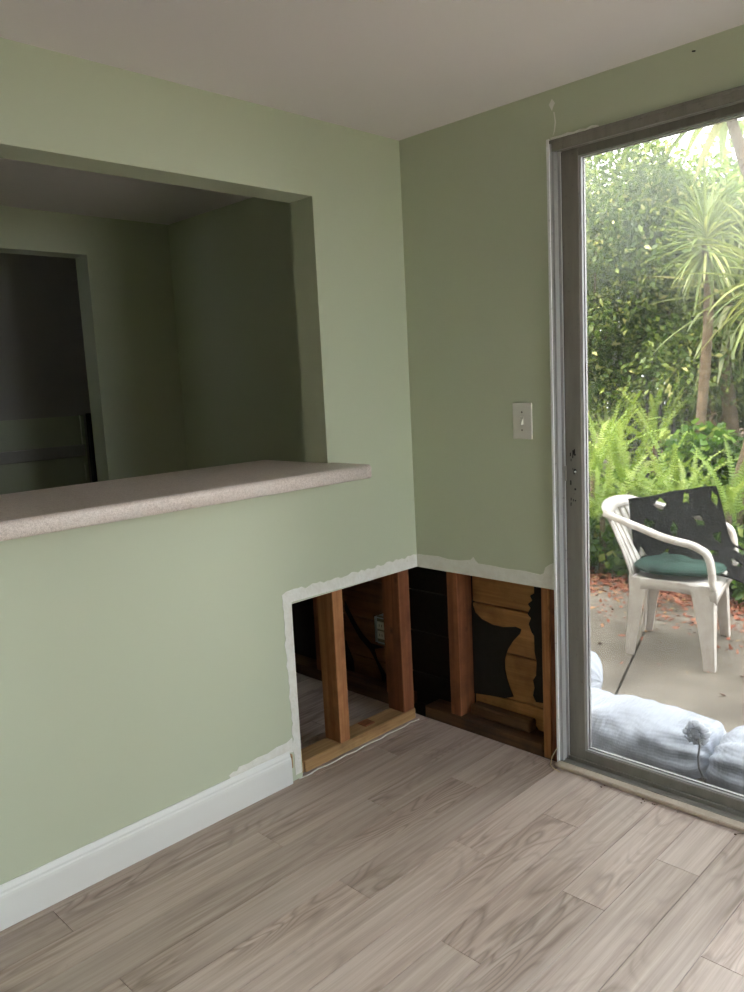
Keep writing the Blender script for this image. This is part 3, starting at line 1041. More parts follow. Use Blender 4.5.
def tree(name, label, x, y, h, rx, ry, rz, cz, nleaf, size, mat, seed, nbr=7, cat='tree', group=None, tr=0.05):
    t = thing(name, label, cat, (x, y, GZ), 0, group)
    c, rad = clumps(x, y, cz, rx, ry, rz, 26, 0.34 * (rx + rz) / 2 + 0.06, seed)
    leaf_cloud('foliage', c, rad, nleaf, size, mat, t, seed, 0.45, 0.35)
    r = random.Random(seed)
    pts = [(x + 0.06 * math.sin(i * 1.3 + seed), y + 0.05 * math.cos(i * 1.7 + seed), GZ + (cz - GZ) * i / 6) for i in range(7)]
    tk = tube('trunk', pts, [tr * (1 - 0.09 * i) for i in range(7)], M['bark'], t, 8)
    for b in range(nbr):
        s = pts[r.randint(2, 5)]
        e = c[r.randrange(len(c))]
        m_ = [(s[i] + e[i]) / 2 + r.uniform(-0.08, 0.08) for i in range(3)]
        tube('branch', [s, m_, tuple(e)], [tr * 0.35, tr * 0.25, tr * 0.12], M['bark'], tk, 5)
    return t


# ---------------------------------------------------------------- outdoors: trees and hedge behind
TG = 'trees behind the ferns'
tree('evergreen_tree', 'dark small-leaved evergreen tree nearest the left door jamb', -1.75, 4.2, 3.4, 0.95, 0.7, 1.05, 1.95, 30000, 0.058, M['leaf_dark'], 1, group=TG)
tree('evergreen_tree', 'dense evergreen tree left of the slim palm-like trunk', -0.75, 4.6, 3.4, 0.85, 0.7, 1.0, 1.85, 26000, 0.058, M['leaf_dark'], 2, group=TG)
tree('evergreen_tree', 'tall thin-topped tree whose crown meets the sky at upper left', -2.7, 6.2, 5.4, 1.3, 0.9, 0.95, 2.75, 16000, 0.08, M['leaf_mid'], 3, group=TG)
tree('evergreen_tree', 'tall leafy tree behind the palm-like crowns', -1.5, 6.6, 5.4, 1.2, 0.9, 0.95, 2.7, 15000, 0.08, M['leaf_mid'], 4, group=TG)
tree('evergreen_tree', 'leafy tree at the right end of the garden row', 0.55, 4.9, 3.2, 1.0, 0.7, 1.1, 1.7, 11000, 0.09, M['leaf_mid'], 5, group=TG)
tree('evergreen_tree', 'leafy tree at the left end of the garden row', -3.7, 5.0, 3.4, 1.1, 0.8, 1.2, 2.0, 11000, 0.09, M['leaf_dark'], 6, group=TG)
tree('evergreen_tree', 'pale green tree far behind the slim trunk', -0.2, 7.4, 5.4, 1.4, 0.9, 1.1, 2.4, 13000, 0.08, M['leaf_mid'], 7, group=TG)
tree('evergreen_tree', 'far tree behind the metal fence', -4.6, 7.6, 5.4, 1.5, 0.9, 1.6, 2.4, 11000, 0.10, M['leaf_mid'], 8, group=TG)
for i, (hx_, hy_) in enumerate(((-5.2, 8.6), (-3.4, 8.8), (-1.6, 8.9), (0.2, 8.6))):
    hgz = thing('hedge', ['far hedge clump at the left end of the back row', 'far hedge clump second from the left', 'far hedge clump third from the left',
                          'far hedge clump at the right end of the back row'][i],
                'hedge', (hx_, hy_, GZ), 0, 'hedge along the back')
    c, rad = clumps(hx_, hy_, 1.1, 1.05, 0.5, 1.2, 18, 0.5, 40 + i)
    leaf_cloud('foliage', c, rad, 6000, 0.13, M['leaf_dark'], hgz, 50 + i, 0.4, 0.3)
    tube('trunk', [(hx_, hy_, GZ), (hx_ + 0.05, hy_, 1.2)], [0.06, 0.03], M['bark'], hgz, 6)

# metal fence seen at the left
fx0, fy0, fx1 = -3.6, 5.55, -1.2
fn = thing('metal_fence', 'dark metal picket fence half hidden behind the shrubs', 'fence', (fx0, fy0, GZ))
for zz in (0.25, 1.45):
    box('rail', fx0, fx1, fy0 - 0.015, fy0 + 0.015, zz - 0.02, zz + 0.02, M['fence'], fn)
for i in range(19):
    xx = fx0 + i * (fx1 - fx0) / 18
    box('picket', xx - 0.014, xx + 0.014, fy0 - 0.014, fy0 + 0.014, GZ, 1.62, M['fence'], fn)

# ---------------------------------------------------------------- yuccas
bl_cache = {}


def blade_mesh(length, width, bend, key):
    if key in bl_cache:
        return bl_cache[key]
    V, F = [], []
    ns = 6
    for i in range(ns + 1):
        t = i / ns
        w = width * (0.55 + 0.45 * math.sin(math.pi * min(t * 1.4, 1) / 1.0 * 0.5)) * (1 - t ** 3)
        x = length * t * math.cos(bend * t * 0.5)
        z = -length * t * math.sin(bend * t * 0.5)
        V += [(x, -w / 2, z + w * 0.25), (x, 0, z), (x, w / 2, z + w * 0.25)]
    for i in range(ns):
        for j in (0, 1):
            a = i * 3 + j
            F.append((a, a + 1, a + 4, a + 3))
    me = bpy.data.meshes.new('leaf')
    me.from_pydata(V, [], F)
    me.update()
    bl_cache[key] = me
    return me


def yucca(name, label, base, crown, n, length, width, mat, seed, tr, lo=-60, hi=80, key='a', lean=0.0):
    t = thing(name, label, 'yucca', (base[0], base[1], GZ), 0, 'yuccas above the ferns')
    pts = [tuple(np.array(base) * (1 - i / 8) + np.array(crown) * i / 8 + np.array([0.03 * math.sin(i * 1.1 + seed), 0.02 * math.sin(i * 1.9), 0]) * (0 < i < 8)) for i in range(9)]
    tube('trunk', pts, [tr * (1.15 - 0.03 * i + (0.08 if i % 2 else 0)) for i in range(9)], M['bark'], t, 9)
    r = random.Random(seed)
    cw = Vector(crown) - Vector((base[0], base[1], GZ))
    for i in range(n):
        el = math.radians(lo + (hi - lo) * ((i + 0.5) / n))
        az = i * 2.39996 + r.uniform(-0.2, 0.2)
        k = r.choice((0, 1, 2))
        bend = (0.25, 0.55, 0.95)[k]
        me = blade_mesh(length, width, bend, (key, k))
        o = link('leaf', me, mat, t)
        o.location = cw + Vector((0, 0, 0.10 * math.sin(el)))
        o.rotation_euler = (r.uniform(-0.3, 0.3), -el, az)
        s = r.uniform(0.75, 1.1)
        o.scale = (s, 1, s)


y1c = at(706, 245, 1, 3.45)
y1b = at(699, 400, 1, 3.45)
yucca('yucca', 'slim-trunked yucca with a spiky rosette of narrow leaves', (y1b[0] + 0.03, 3.45, GZ), tuple(y1c), 120, 0.47, 0.024, M['yucca'], 1, 0.034, -50, 80, 'a')
y2c = at(728, 108, 1, 3.9)
yucca('yucca', 'taller yucca with broad upright leaves at the top of the door glass', (y2c[0] + 1.0, 3.95, GZ), tuple(y2c), 60, 0.85, 0.075, M['yucca_pale'], 2, 0.04, -10, 85, 'b')
y3c = at(768, 285, 1, 3.1)
yucca('yucca', 'thick-trunked yucca with a large rosette at the right edge of the view', tuple(np.append(at(735, 440, 1, 3.1)[:2] + np.array([-0.02, 0]), GZ)), tuple(y3c), 100, 0.55, 0.030, M['yucca'], 3, 0.055, -65, 80, 'c')
y4c = at(730, 305, 1, 4.2)
yucca('yucca', 'low yucca with pale strap leaves behind the slim trunk', (y4c[0], 4.2, GZ), tuple(y4c), 70, 0.75, 0.05, M['yucca_pale'], 4, 0.05, -50, 85, 'd')

# ---------------------------------------------------------------- ferns
fr_cache = []
for var in range(4):
    r = random.Random(60 + var)
    V, F = [], []
    L_, bend = 0.78, (0.5, 0.9, 1.25, 0.7)[var]
    nn_ = 26
    pos, ang = Vector((0, 0, 0)), 0.0
    cen, tan = [], []
    for i in range(nn_ + 1):
        a = -bend * (i / nn_) ** 1.5
        d = Vector((math.cos(a), 0, math.sin(a)))
        cen.append(pos.copy())
        tan.append(d)
        pos = pos + d * (L_ / nn_)
    for i in range(nn_):
        b = len(V)
        V += [tuple(cen[i] + Vector((0, -0.003, 0))), tuple(cen[i] + Vector((0, 0.003, 0))), tuple(cen[i + 1] + Vector((0, 0.003, 0))), tuple(cen[i + 1] + Vector((0, -0.003, 0)))]
        F.append((b, b + 1, b + 2, b + 3))
        t = i / nn_
        if t < 0.10:
            continue
        pl = 0.034 * math.sin(math.pi * min(1, 0.18 + t * 0.82)) ** 0.7 + 0.008
        up = Vector((-tan[i].z, 0, tan[i].x))
        for s in (-1, 1):
            b = len(V)
            w = 0.0085
            o = cen[i]
            d = Vector((0, s, 0)) * pl + tan[i] * pl * 0.28 + up * pl * r.uniform(-0.15, 0.35)
            V += [tuple(o - tan[i] * w), tuple(o + d * 0.6 - tan[i] * w), tuple(o + d), tuple(o + d * 0.6 + tan[i] * w), tuple(o + tan[i] * w)]
            F.append((b, b + 1, b + 2, b + 3, b + 4))
    me = bpy.data.meshes.new('frond')
    me.from_pydata(V, [], F)
    me.update()
    fr_cache.append(me)

fern_px = [  # pixel of the frond tips, depth y, scale, look
    (602, 445, 2.72, 0.72, 'bright green sword fern nearest the door frame, front row'),
    (642, 450, 2.78, 0.72, 'bright green sword fern behind the chair back, front row'),
    (684, 436, 2.74, 0.70, 'bright green sword fern rising behind the black mat'),
    (730, 440, 2.62, 0.66, 'bright green sword fern at the right edge, behind the mat corner'),
    (592, 400, 3.10, 0.80, 'tall sword fern against the door frame, second row'),
    (628, 412, 3.15, 0.80, 'tall sword fern left of the yucca trunk, second row'),
    (664, 432, 3.10, 0.74, 'sword fern in front of the slim yucca trunk, second row'),
    (560, 480, 2.95, 0.90, 'sword fern hidden left of the door frame'),
    (530, 470, 3.0, 0.95, 'sword fern farthest left along the house side'),
    (775, 490, 2.75, 0.80, 'sword fern just past the right edge of the view'),
    (612, 385, 3.75, 0.85, 'sword fern in the shade below the evergreen trees'),
    (655, 370, 3.85, 0.85, 'sword fern in the shade below the pale strap-leaved yucca'),
]
for i, (px, py, dy, sc, lab) in enumerate(fern_px):
    p = at(px, py, 1, dy)
    f = thing('fern', lab, 'fern', (p[0], dy, GZ), 0, 'sword ferns along the patio edge')
    r = random.Random(200 + i)
    crown_z = max(0.12, p[2] - GZ - 0.70 * sc)
    ms = [(0, 0, 0), (0.0, 0.0, crown_z)]
    tube('crown', ms, [0.03, 0.018], M['bark'], f, 6, True, True)
    for k in range(22):
        el = math.radians(r.uniform(28, 84))
        az = k * 2.39996 + r.uniform(-0.3, 0.3)
        o = link('frond', fr_cache[r.randrange(4)], M['fern'], f)
        o.location = (r.uniform(-0.05, 0.05), r.uniform(-0.05, 0.05), crown_z - 0.02)
        o.rotation_euler = (r.uniform(-0.5, 0.5), -el, az)
        s = sc * r.uniform(0.75, 1.1)
        o.scale = (s, s, s)

# ---------------------------------------------------------------- ivy mounds
ivy = [(-1.35, 3.05, 0.30, 0.50), (-0.85, 2.95, 0.28, 0.48), (-0.40, 2.90, 0.28, 0.46), (0.05, 2.80, 0.26, 0.46), (0.50, 2.70, 0.25, 0.46),
       (-0.30, 3.45, 0.78, 0.36), (0.08, 3.35, 0.70, 0.42), (0.55, 3.2, 0.50, 0.5), (-1.0, 3.6, 0.45, 0.55), (-1.9, 3.3, 0.4, 0.6), (1.05, 2.6, 0.25, 0.5), (-0.55, 4.1, 0.5, 0.6), (1.3, 3.3, 0.5, 0.6)]
ivl = ['ivy mound at the patio edge left of the chair', 'ivy mound at the patio edge behind the chair back', 'ivy mound at the patio edge behind the chair seat',
       'ivy mound at the patio edge behind the mat', 'ivy mound at the patio edge at the right of the view', 'raised ivy mound around the slim yucca trunk',
       'raised ivy mound beside the thick yucca trunk', 'ivy mound right of the thick yucca trunk', 'shaded ivy mound below the evergreen trees', 'ivy mound hidden left of the door frame',
       'ivy mound past the right edge by the patio', 'shaded ivy mound behind the slim yucca trunk', 'ivy mound past the right edge behind the ferns']
for i, (x, y, cz, rr) in enumerate(ivy):
    t = thing('ivy_mound', ivl[i], 'ivy', (x, y, GZ), 0, 'ivy mounds')
    zc = (GZ + cz) / 2
    c, rad = clumps(x, y, zc + 0.05, rr * 0.7, rr * 0.5, (cz - GZ) * 0.5, 16, 0.17, 300 + i)
    leaf_cloud('foliage', c, rad, 3000, 0.062, M['ivy'], t, 320 + i, 0.6, 0.45, 0.2, 0.85)
    tube('stem', [(x, y, GZ), (x + 0.05, y, zc), (x - 0.03, y + 0.02, cz)], 0.008, M['bark'], t, 5)

# ---------------------------------------------------------------- leaf litter (uncountable)
r = np.random.default_rng(5)
n = 11000
s_ = r.random(n) * 5.4 - 1.6
w_ = np.where(r.random(n) < 0.88, r.normal(0.10, 0.17, n), -np.abs(r.normal(0, 0.45, n)))
nrm = np.array([-ed[1], ed[0], 0])
P_ = e0[None, :] + ed[None, :] * s_[:, None] + nrm[None, :] * w_[:, None]
P_[:, 2] = np.where(w_ < 0, PATIO + 0.004, PATIO - 0.03 + 0.05 * r.random(n))
az = r.random(n) * 6.283
sz = 0.010 + 0.014 * r.random(n)
ax = np.stack([np.cos(az), np.sin(az), 0.25 * r.normal(size=n)], 1) * sz[:, None]
sd = np.stack([-np.sin(az), np.cos(az), 0.25 * r.normal(size=n)], 1) * (sz * 0.45)[:, None]
lift = np.array([0, 0, 0.006])
V = np.stack([P_ - ax, P_ + sd + lift, P_ + ax + lift, P_ - sd], 1).reshape(-1, 3)
F = [(4 * i, 4 * i + 1, 4 * i + 2, 4 * i + 3) for i in range(n)]
lt = mesh('leaf_litter', V, F, M['litter'])
tag(lt, 'red-brown dry leaves scattered along the patio edge', 'leaf litter', kind='stuff')


# ---------------------------------------------------------------- patio chair (built in its own space, forward = +x)
fn_, fb_ = at(711, 671, 2, PATIO), at(630, 653, 2, PATIO)      # near front and near back feet
ff_, fr_ = at(726, 636, 2, PATIO), at(647, 631, 2, PATIO)      # far front and far back feet
cen = (fn_ + fb_ + ff_ + fr_) / 4
fwd = (fn_ - fb_) + (ff_ - fr_)
ROT = math.atan2(fwd[1], fwd[0])
ch = thing('patio_chair', 'white moulded plastic armchair standing on the patio', 'chair', (cen[0], cen[1], PATIO), ROT)


def loc_(p):
    d = np.array(p) - cen
    c, s = math.cos(-ROT), math.sin(-ROT)
    return (d[0] * c - d[1] * s, d[0] * s + d[1] * c)


nf, nb_, f_f, f_b = loc_(fn_), loc_(fb_), loc_(ff_), loc_(fr_)
SEAT = 0.40


def loft(name, rings, mat, parent, close=True, cap=True, smooth=True):
    V, F = [], []
    n = len(rings[0])
    for rg in rings:
        V += [tuple(p) for p in rg]
    for i in range(len(rings) - 1):
        for k in range(n if close else n - 1):
            a, b = i * n + k, i * n + (k + 1) % n
            F.append((a, b, b + n, a + n))
    if cap and close:
        F.append(tuple(range(n - 1, -1, -1)))
        F.append(tuple(range((len(rings) - 1) * n, len(rings) * n)))
    o = mesh(name, V, F, mat, parent, smooth, True)
    return o


def leg(foot, topx, topy, ztop, wt, wb, sgn_out, name='leg'):
    """moulded L-section leg that widens to the top; sgn_out = (x, y) direction of its outer corner"""
    rings = []
    for i in range(6):
        t = i / 5
        x = foot[0] + (topx - foot[0]) * t
        y = foot[1] + (topy - foot[1]) * t
        w = wb + (wt - wb) * t ** 1.4
        z = ztop * t
        ox, oy = sgn_out
        a = 0.012
        # L section: outer corner, two arms
        rings.append([(x + ox * 0.02, y + oy * 0.02, z), (x + ox * 0.02 - ox * w, y + oy * 0.02, z), (x + ox * 0.02 - ox * w, y + oy * (0.02 - a), z),
                      (x + ox * (0.02 - a), y + oy * (0.02 - a), z), (x + ox * (0.02 - a), y + oy * 0.02 - oy * w, z), (x + ox * 0.02, y + oy * 0.02 - oy * w, z)])
    return loft(name, rings, M['resin'], ch, smooth=False)


hw_f, hw_b = 0.245, 0.20
leg(nf, nf[0] - 0.015, nf[1] + 0.02, SEAT, 0.105, 0.05, (1, -1))
leg(f_f, f_f[0] - 0.015, f_f[1] - 0.02, SEAT, 0.105, 0.05, (1, 1))
leg(nb_, nb_[0] + 0.03, nb_[1] + 0.0, SEAT, 0.085, 0.045, (-1, -1))
leg(f_b, f_b[0] + 0.03, f_b[1] - 0.0, SEAT, 0.085, 0.045, (-1, 1))
# seat: dished panel with a skirt
sx0, sx1 = nb_[0] + 0.0, nf[0] + 0.02
yn0, yf0 = nb_[1] - 0.005, f_b[1] + 0.005
yn1, yf1 = nf[1] - 0.005, f_f[1] + 0.005
NX, NY = 12, 12
V, F = [], []
for i in range(NX + 1):
    u = i / NX
    for j in range(NY + 1):
        v = j / NY
        x = sx0 + (sx1 - sx0) * u
        y = (yn0 + (yn1 - yn0) * u) * (1 - v) + (yf0 + (yf1 - yf0) * u) * v
        dish = -0.022 * math.sin(math.pi * v) * math.sin(math.pi * min(1, u * 1.1 + 0.1))
        z = SEAT + dish - 0.03 * max(0, u - 0.85) / 0.15
        V.append((x, y, z))
for i in range(NX):
    for j in range(NY):
        a = i * (NY + 1) + j
        F.append((a, a + NY + 1, a + NY + 2, a + 1))
seat = mesh('seat', V, F, M['resin'], ch, True, True)
md = seat.modifiers.new('solid', 'SOLIDIFY')
md.thickness = 0.006
for (a, b) in (((sx0, yn0), (sx1, yn1)), ((sx0, yf0), (sx1, yf1)), ((sx1, yn1), (sx1, yf1)), ((sx0, yn0), (sx0, yf0))):
    pts = []
    rr = []
    V, F = [], []
    nS = 8
    for i in range(nS + 1):
        t = i / nS
        x, y = a[0] + (b[0] - a[0]) * t, a[1] + (b[1] - a[1]) * t
        dep = 0.045 + 0.025 * abs(2 * t - 1) ** 3
        V += [(x, y, SEAT + 0.002 - (0.03 if a[0] == b[0] == sx1 else 0)), (x, y, SEAT - dep - (0.01 if a[0] == b[0] == sx1 else 0))]
    for i in range(nS):
        F.append((2 * i, 2 * i + 1, 2 * i + 3, 2 * i + 2))
    sk = mesh('apron', V, F, M['resin'], ch, True, True)
    md = sk.modifiers.new('solid', 'SOLIDIFY')
    md.thickness = 0.007
    md.offset = 0
# backrest: curved fan of vertical slats joined by a top band that runs on into the arms
BT = 0.765


def back_pt(v, h):
    """v 0..1 from near to far side, h 0..1 seat to top"""
    ang = (v - 0.5) * 2.2
    y0b, y1b = yn0 - 0.01, yf0 + 0.01
    ymid = (y0b + y1b) / 2
    half = (y1b - y0b) / 2 + 0.045 * h
    y = ymid + half * math.sin(ang) / math.sin(1.1)
    x = sx0 + 0.015 - 0.135 * h ** 1.2 - 0.05 * h * (math.cos(ang) - math.cos(1.1)) + 0.045 * h * (1 - math.cos(ang))
    z = SEAT - 0.01 + (BT - SEAT - 0.03 * (abs(2 * v - 1) ** 2)) * h
    return (x, y, z)


for s in range(7):
    v0 = 0.02 + s * 0.14
    v1 = v0 + 0.096
    V, F = [], []
    for i in range(7):
        h = i / 6
        V += [back_pt(v0, h), back_pt((v0 + v1) / 2, h), back_pt(v1, h)]
    for i in range(6):
        for j in (0, 1):
            F.append((3 * i + j, 3 * i + j + 1, 3 * i + j + 4, 3 * i + j + 3))
    o = mesh('back_slat', V, F, M['resin'], ch, True, True)
    md = o.modifiers.new('solid', 'SOLIDIFY')
    md.thickness = 0.008
V, F = [], []
for i in range(21):
    v = i / 20
    for h in (0.86, 0.93, 1.0):
        V.append(back_pt(v, h))
    q = back_pt(v, 1.0)
    V.append((q[0] - 0.014, q[1], q[2] - 0.004))
for i in range(20):
    for j in range(3):
        F.append((4 * i + j, 4 * i + j + 1, 4 * i + 4 + j + 1, 4 * i + 4 + j))
tb = mesh('top_band', V, F, M['resin'], ch, True, True)
md = tb.modifiers.new('solid', 'SOLIDIFY')
md.thickness = 0.008


# arms: flat moulded band swooping from the back top to the front leg
def arm(side):
    v = 0.0 if side < 0 else 1.0
    top = back_pt(v, 0.98)
    yb = top[1]
    yfnt = (yn1 - 0.025) if side < 0 else (yf1 + 0.025)
    lf = nf if side < 0 else f_f
    path = [(top[0] - 0.02, yb - side * 0.02, top[2] + 0.0), (top[0] + 0.06, yb + side * 0.022, top[2] - 0.018), (top[0] + 0.17, (yb * 0.6 + yfnt * 0.4) + side * 0.02, top[2] - 0.052),
            (top[0] + 0.29, yfnt + side * 0.012, top[2] - 0.088), (top[0] + 0.40, yfnt + side * 0.010, top[2] - 0.112), (sx1 - 0.075, yfnt + side * 0.006, top[2] - 0.128),
            (sx1 - 0.040, yfnt + side * 0.004, top[2] - 0.152), (sx1 - 0.022, yfnt, top[2] - 0.20), (sx1 - 0.012, yfnt - side * 0.008, top[2] - 0.29), (sx1 - 0.004, yfnt - side * 0.016, SEAT - 0.005)]
    # resample smooth
    P = [Vector(p) for p in path]
    pts = []
    for i in range(len(P) - 1):
        p0, p1, p2, p3 = P[max(i - 1, 0)], P[i], P[i + 1], P[min(i + 2, len(P) - 1)]
        for k in range(4):
            t = k / 4
            pts.append(0.5 * ((2 * p1) + (p2 - p0) * t + (2 * p0 - 5 * p1 + 4 * p2 - p3) * t * t + (3 * p1 - p0 - 3 * p2 + p3) * t ** 3))
    pts.append(P[-1])
    rings = []
    for i, p in enumerate(pts):
        t = (pts[min(i + 1, len(pts) - 1)] - pts[max(i - 1, 0)]).normalized()
        across = Vector((0, 1, 0))
        nrm_ = t.cross(across).normalized()
        wdt = 0.056 if i < len(pts) * 0.7 else 0.056 + 0.010 * (i - len(pts) * 0.7) / (len(pts) * 0.3)
        th = 0.015
        sec_ = []
        for a in range(8):
            an = 2 * math.pi * (a + 0.5) / 8
            cx_, cy_ = math.cos(an), math.sin(an)
            sec_.append(p + across * (wdt / 2 * math.copysign(abs(cx_) ** 0.5, cx_)) + nrm_ * (th * math.copysign(abs(cy_) ** 0.7, cy_)))
        rings.append(sec_)
    loft('armrest', rings, M['resin'], ch)


arm(-1)
arm(1)


def to_world(p):
    c, s = math.cos(ROT), math.sin(ROT)
    return np.array([cen[0] + p[0] * c - p[1] * s, cen[1] + p[0] * s + p[1] * c, PATIO + p[2]])


# cushion on the seat
cuc = ((sx0 + sx1) / 2 - 0.005, (yn0 + yf0) / 2 - 0.01)
rings = []
for i in range(13):
    ph = -math.pi / 2 + math.pi * i / 12
    rr = math.copysign(abs(math.cos(ph)) ** 0.45, 1) if i not in (0, 12) else 0.02
    zz = 0.027 * math.copysign(abs(math.sin(ph)) ** 0.8, math.sin(ph))
    ring = []
    for k in range(32):
        a = 2 * math.pi * k / 32
        sq = 1.0 / (abs(math.cos(a)) ** 3 + abs(math.sin(a)) ** 3) ** (1 / 3)
        wob = 1 + 0.02 * math.sin(5 * a + i * 0.5)
        top_dip = (0.012 * (1 - rr) if i > 6 else 0)
        ring.append((cuc[0] + 0.208 * rr * sq * math.cos(a) * wob, cuc[1] + 0.19 * rr * sq * math.sin(a) * wob, SEAT + 0.036 + zz - top_dip + 0.003 * math.sin(4 * a)))
    rings.append(ring)
cw_ = [[to_world(p) for p in rg] for rg in rings]
cs = thing('seat_cushion', 'worn dark green cushion on the white plastic chair', 'cushion', tuple(to_world((cuc[0], cuc[1], SEAT + 0.01))))
V = [p for rg in cw_ for p in rg]
F = []
for i in range(12):
    for k in range(32):
        a, b = i * 32 + k, i * 32 + (k + 1) % 32
        F.append((a, b, b + 32, a + 32))
F += [tuple(range(31, -1, -1)), tuple(range(12 * 32, 13 * 32))]
mesh('pad', V, F, M['cushion'], cs, True)
pip = [cw_[6][k] + np.array([0, 0, 0.002]) for k in list(range(32)) + [0, 1]]
tube('piping', [tuple(p) for p in pip], 0.005, M['cushion'], cs, 6)

# ---------------------------------------------------------------- perforated rubber mat draped over the far arm
mc = [  # rows top to bottom; each: (px, py, depth y) left to right
    [(628, 499, 1.50), (658, 494, 1.66), (688, 489, 1.84), (717, 485, 1.88)],
    [(631, 528, 1.52), (661, 524, 1.67), (693, 520, 1.80), (724, 514, 1.86)],
    [(635, 556, 1.55), (665, 553, 1.66), (700, 547, 1.74), (731, 541, 1.82)],
    [(640, 571, 1.58), (672, 569, 1.62), (710, 562, 1.62), (754, 558, 1.76)],
    [(646, 577, 1.52), (680, 574, 1.53), (724, 577, 1.56), (778, 598, 1.68)],
]
grid = np.array([[at(px, py, 1, dy) for px, py, dy in row] for row in mc])


def bez(ctrl, t):
    # Catmull-Rom through control rows
    n = len(ctrl) - 1
    x = min(max(t * n, 0), n - 1e-6)
    i = int(x)
    f = x - i
    p0, p1, p2, p3 = ctrl[max(i - 1, 0)], ctrl[i], ctrl[i + 1], ctrl[min(i + 2, n)]
    return 0.5 * (2 * p1 + (p2 - p0) * f + (2 * p0 - 5 * p1 + 4 * p2 - p3) * f * f + (3 * p1 - p0 - 3 * p2 + p3) * f ** 3)


MU, MV = 90, 80
rm = random.Random(12)
holes = []
hc = [(0.34, 0.10), (0.63, 0.08), (0.92, 0.12), (0.20, 0.25), (0.46, 0.30), (0.72, 0.27), (0.11, 0.47), (0.33, 0.52), (0.60, 0.49), (0.86, 0.44),
      (0.22, 0.66), (0.47, 0.64), (0.74, 0.62), (0.93, 0.66), (0.58, 0.77), (0.82, 0.79), (0.68, 0.90), (0.90, 0.90), (0.40, 0.82), (0.15, 0.84)]
for (u, v) in hc:
    m_ = rm.choice((3, 4, 4))
    a0_ = rm.uniform(0, 6.28)
    rad_ = rm.uniform(0.050, 0.078)
    holes.append([(u + rad_ * (1.1 if k % 2 else 0.7) * math.cos(a0_ + 6.283 * k / m_), v + rad_ * math.sin(a0_ + 6.283 * k / m_)) for k in range(m_)])


def inside(poly, x, y):
    c = False
    j = len(poly) - 1
    for i in range(len(poly)):
        xi, yi = poly[i]
        xj, yj = poly[j]
        if (yi > y) != (yj > y) and x < (xj - xi) * (y - yi) / (yj - yi) + xi:
            c = not c
        j = i
    return c


V, F = [], []
for j in range(MV + 1):
    v = j / MV
    row = np.array([bez(grid[:, q], v) for q in range(4)])
    for i in range(MU + 1):
        u = i / MU
        p = bez(row, u)
        w = 0.004 * math.sin(u * 17 + v * 9) + 0.003 * math.sin(v * 23 - u * 8)
        V.append((p[0], p[1] + w, p[2] + w * 0.5))
for j in range(MV):
    for i in range(MU):
        if any(inside(h, (i + 0.5) / MU, (j + 0.5) / MV) for h in holes):
            continue
        a = j * (MU + 1) + i
        F.append((a, a + 1, a + MU + 2, a + MU + 1))
mo = mesh('rubber_mat', V, F, M['rubber'], None, True, origin=tuple(grid[3, 1]))
tag(mo, 'black rubber mat with irregular cut-out holes draped over the white chair', 'mat')
md = mo.modifiers.new('solid', 'SOLIDIFY')
md.thickness = 0.008


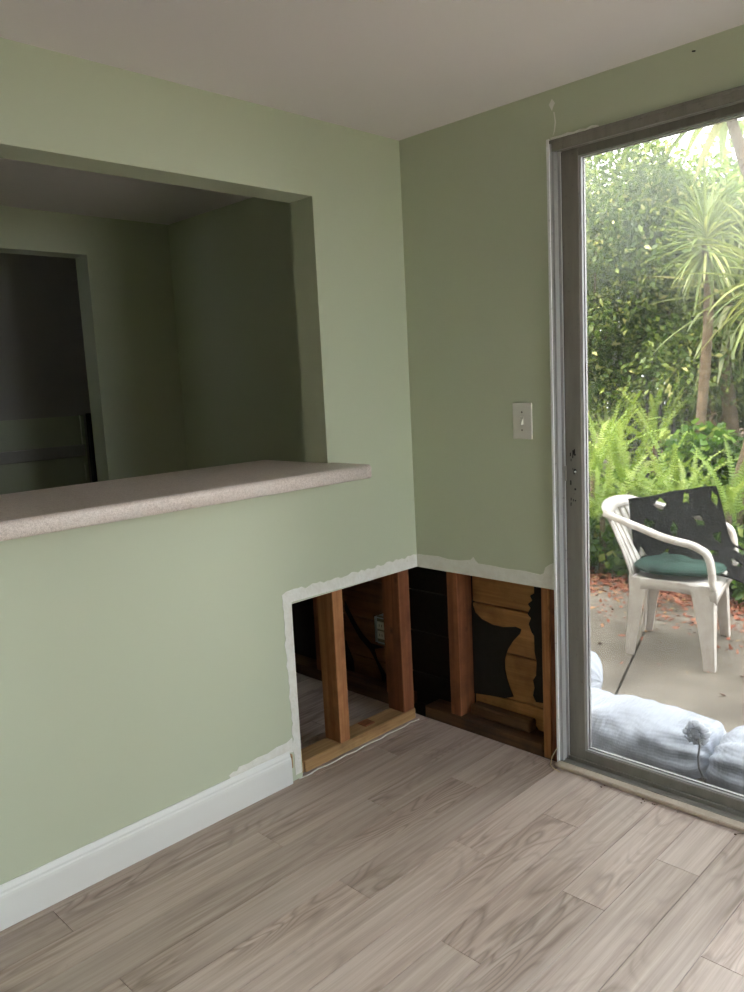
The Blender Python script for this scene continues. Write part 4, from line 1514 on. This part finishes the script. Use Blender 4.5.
# ---------------------------------------------------------------- sandbags
def sandbag(label, x0, x1, y, rz, ry, yaw, seed, tied_left, pinch=True, z0=PATIO, ex_=9):
    """pillow of woven plastic lying along x; one end gathered into a tied neck"""
    L_ = x1 - x0
    b = thing('sandbag', label, 'sandbag', ((x0 + x1) / 2, y, z0), yaw, 'sandbags against the sliding door')
    NR, NK = 64, 56
    V, F = [], []
    for i in range(NR + 1):
        t = i / NR
        tt = 1 - t if tied_left else t           # tt = 1 at the tied end
        body = (1 - abs(2 * t - 1) ** ex_) ** (2.6 / ex_) if 0 < t < 1 else 0.0
        if pinch and tt > 0.86:
            q = (tt - 0.86) / 0.14
            body = max(0.16, body * (1 - q) + 0.16 * q) if tt < 0.985 else 0.16
        body = max(body, 0.05)
        for k in range(NK):
            a = 2 * math.pi * k / NK
            cy, cz = math.cos(a), math.sin(a)
            sy = math.copysign(abs(cy) ** 0.8, cy)
            szz = math.copysign(abs(cz) ** 0.85, cz)
            y_ = ry * body * sy
            z_ = rz * (body * szz if cz > 0 else szz * body * 0.92)
            nse = mnoise.noise(Vector((t * 5 + seed, cy * 1.4, cz * 1.4))) * 0.014 + mnoise.noise(Vector((t * 14, cy * 3 + seed, cz * 3))) * 0.006
            ple = 0.0
            if tt > 0.62:
                q = (tt - 0.62) / 0.38
                ple = 0.007 * q * math.sin(a * 13 + 2 * mnoise.noise(Vector((t * 4, seed, 0))))
            rr = 1 + (nse + ple) / max(rz * body, 0.03)
            zf = max(z_ * rr, -rz * 0.93)
            V.append((-L_ / 2 + L_ * t, y_ * rr + 0.26 * (zf + rz * 0.93) - 0.03, rz * 0.93 + zf))
    for i in range(NR):
        for k in range(NK):
            a, c = i * NK + k, i * NK + (k + 1) % NK
            F.append((a, c, c + NK, a + NK))
    F += [tuple(range(NK - 1, -1, -1)), tuple(range(NR * NK, (NR + 1) * NK))]
    mesh('sack', V, F, M['bag'], b, True, True)
    if pinch:
        sg = -1 if tied_left else 1
        ex = sg * L_ / 2
        # twine round the neck
        zc = rz * 0.93
        ring = [(ex - sg * 0.006, 0.030 * math.cos(6.283 * k / 14), zc + 0.036 * math.sin(6.283 * k / 14)) for k in range(15)]
        tube('tie', ring, 0.004, M['twine'], b, 6, True, True)
        # ruffled tail of the sack
        rings = []
        for i in range(9):
            t = i / 8
            rg = []
            for k in range(40):
                a = 2 * math.pi * k / 40
                R_ = (0.024 + 0.022 * t ** 0.8) * (1 + 0.30 * t * math.sin(a * 7 + 3 * t) + 0.12 * t * math.sin(a * 3))
                rg.append((ex + sg * (0.042 * t - 0.02 * max(0, t - 0.6)), R_ * math.cos(a), zc + 0.02 * t + R_ * math.sin(a)))
            rings.append(rg)
        o = loft('neck_ruffle', rings, M['bag'], b, True, False)
        md_ = o.modifiers.new('solid', 'SOLIDIFY')
        md_.thickness = 0.002
    return b


rs = sandbag('white woven sandbag under the left half of the door glass, tied knot at its end', 0.42, 1.045, 0.300, 0.108, 0.165, 0.0, 1.0, False, False)
sandbag('white woven sandbag running past the right edge of the door glass', 1.048, 1.80, 0.295, 0.112, 0.165, 0.0, 4.0, True, False)
sandbag('white woven sandbag peeking out at the left behind the tied one', -0.03, 0.445, 0.58, 0.132, 0.15, 0.25, 8.0, False, False, ex_=4)
# knotted rosette and loose twine at the end of the first bag
kn = at(697, 733, 1, 0.195)
rr = random.Random(5)
for li in range(9):
    a = 6.283 * li / 8
    rad_ = 0.0 if li == 8 else 0.024
    c0 = np.array(kn) + np.array([rad_ * math.cos(a), -0.012 if li == 8 else 0.0, rad_ * math.sin(a)])
    rings = []
    for i in range(7):
        ph = -math.pi / 2 + math.pi * i / 6
        rings.append([(c0[0] + 0.019 * max(0.05, math.cos(ph)) * math.cos(b_) * (1 + 0.25 * math.sin(3 * b_ + li)), c0[1] + 0.019 * math.sin(ph) + 0.004 * math.sin(b_ * 4 + li),
                       c0[2] + 0.019 * max(0.05, math.cos(ph)) * math.sin(b_) * (1 + 0.25 * math.cos(2 * b_ + li))) for b_ in [6.283 * k / 14 for k in range(14)]])
    V = [p for rg in rings for p in rg]
    F = [(i * 14 + k, i * 14 + (k + 1) % 14, (i + 1) * 14 + (k + 1) % 14, (i + 1) * 14 + k) for i in range(6) for k in range(14)]
    F += [tuple(range(13, -1, -1)), tuple(range(84, 98))]
    mesh('fold', V, F, M['knot'], rs, True)
tw = [at(px, py, 1, dy) for px, py, dy in ((698, 738, 0.168), (700, 746, 0.155), (698, 757, 0.148), (699, 768, 0.143), (704, 779, 0.14), (709, 790, 0.138))]
tube('twine_tail', [tuple(p) for p in tw], 0.0035, M['twine'], rs, 6)
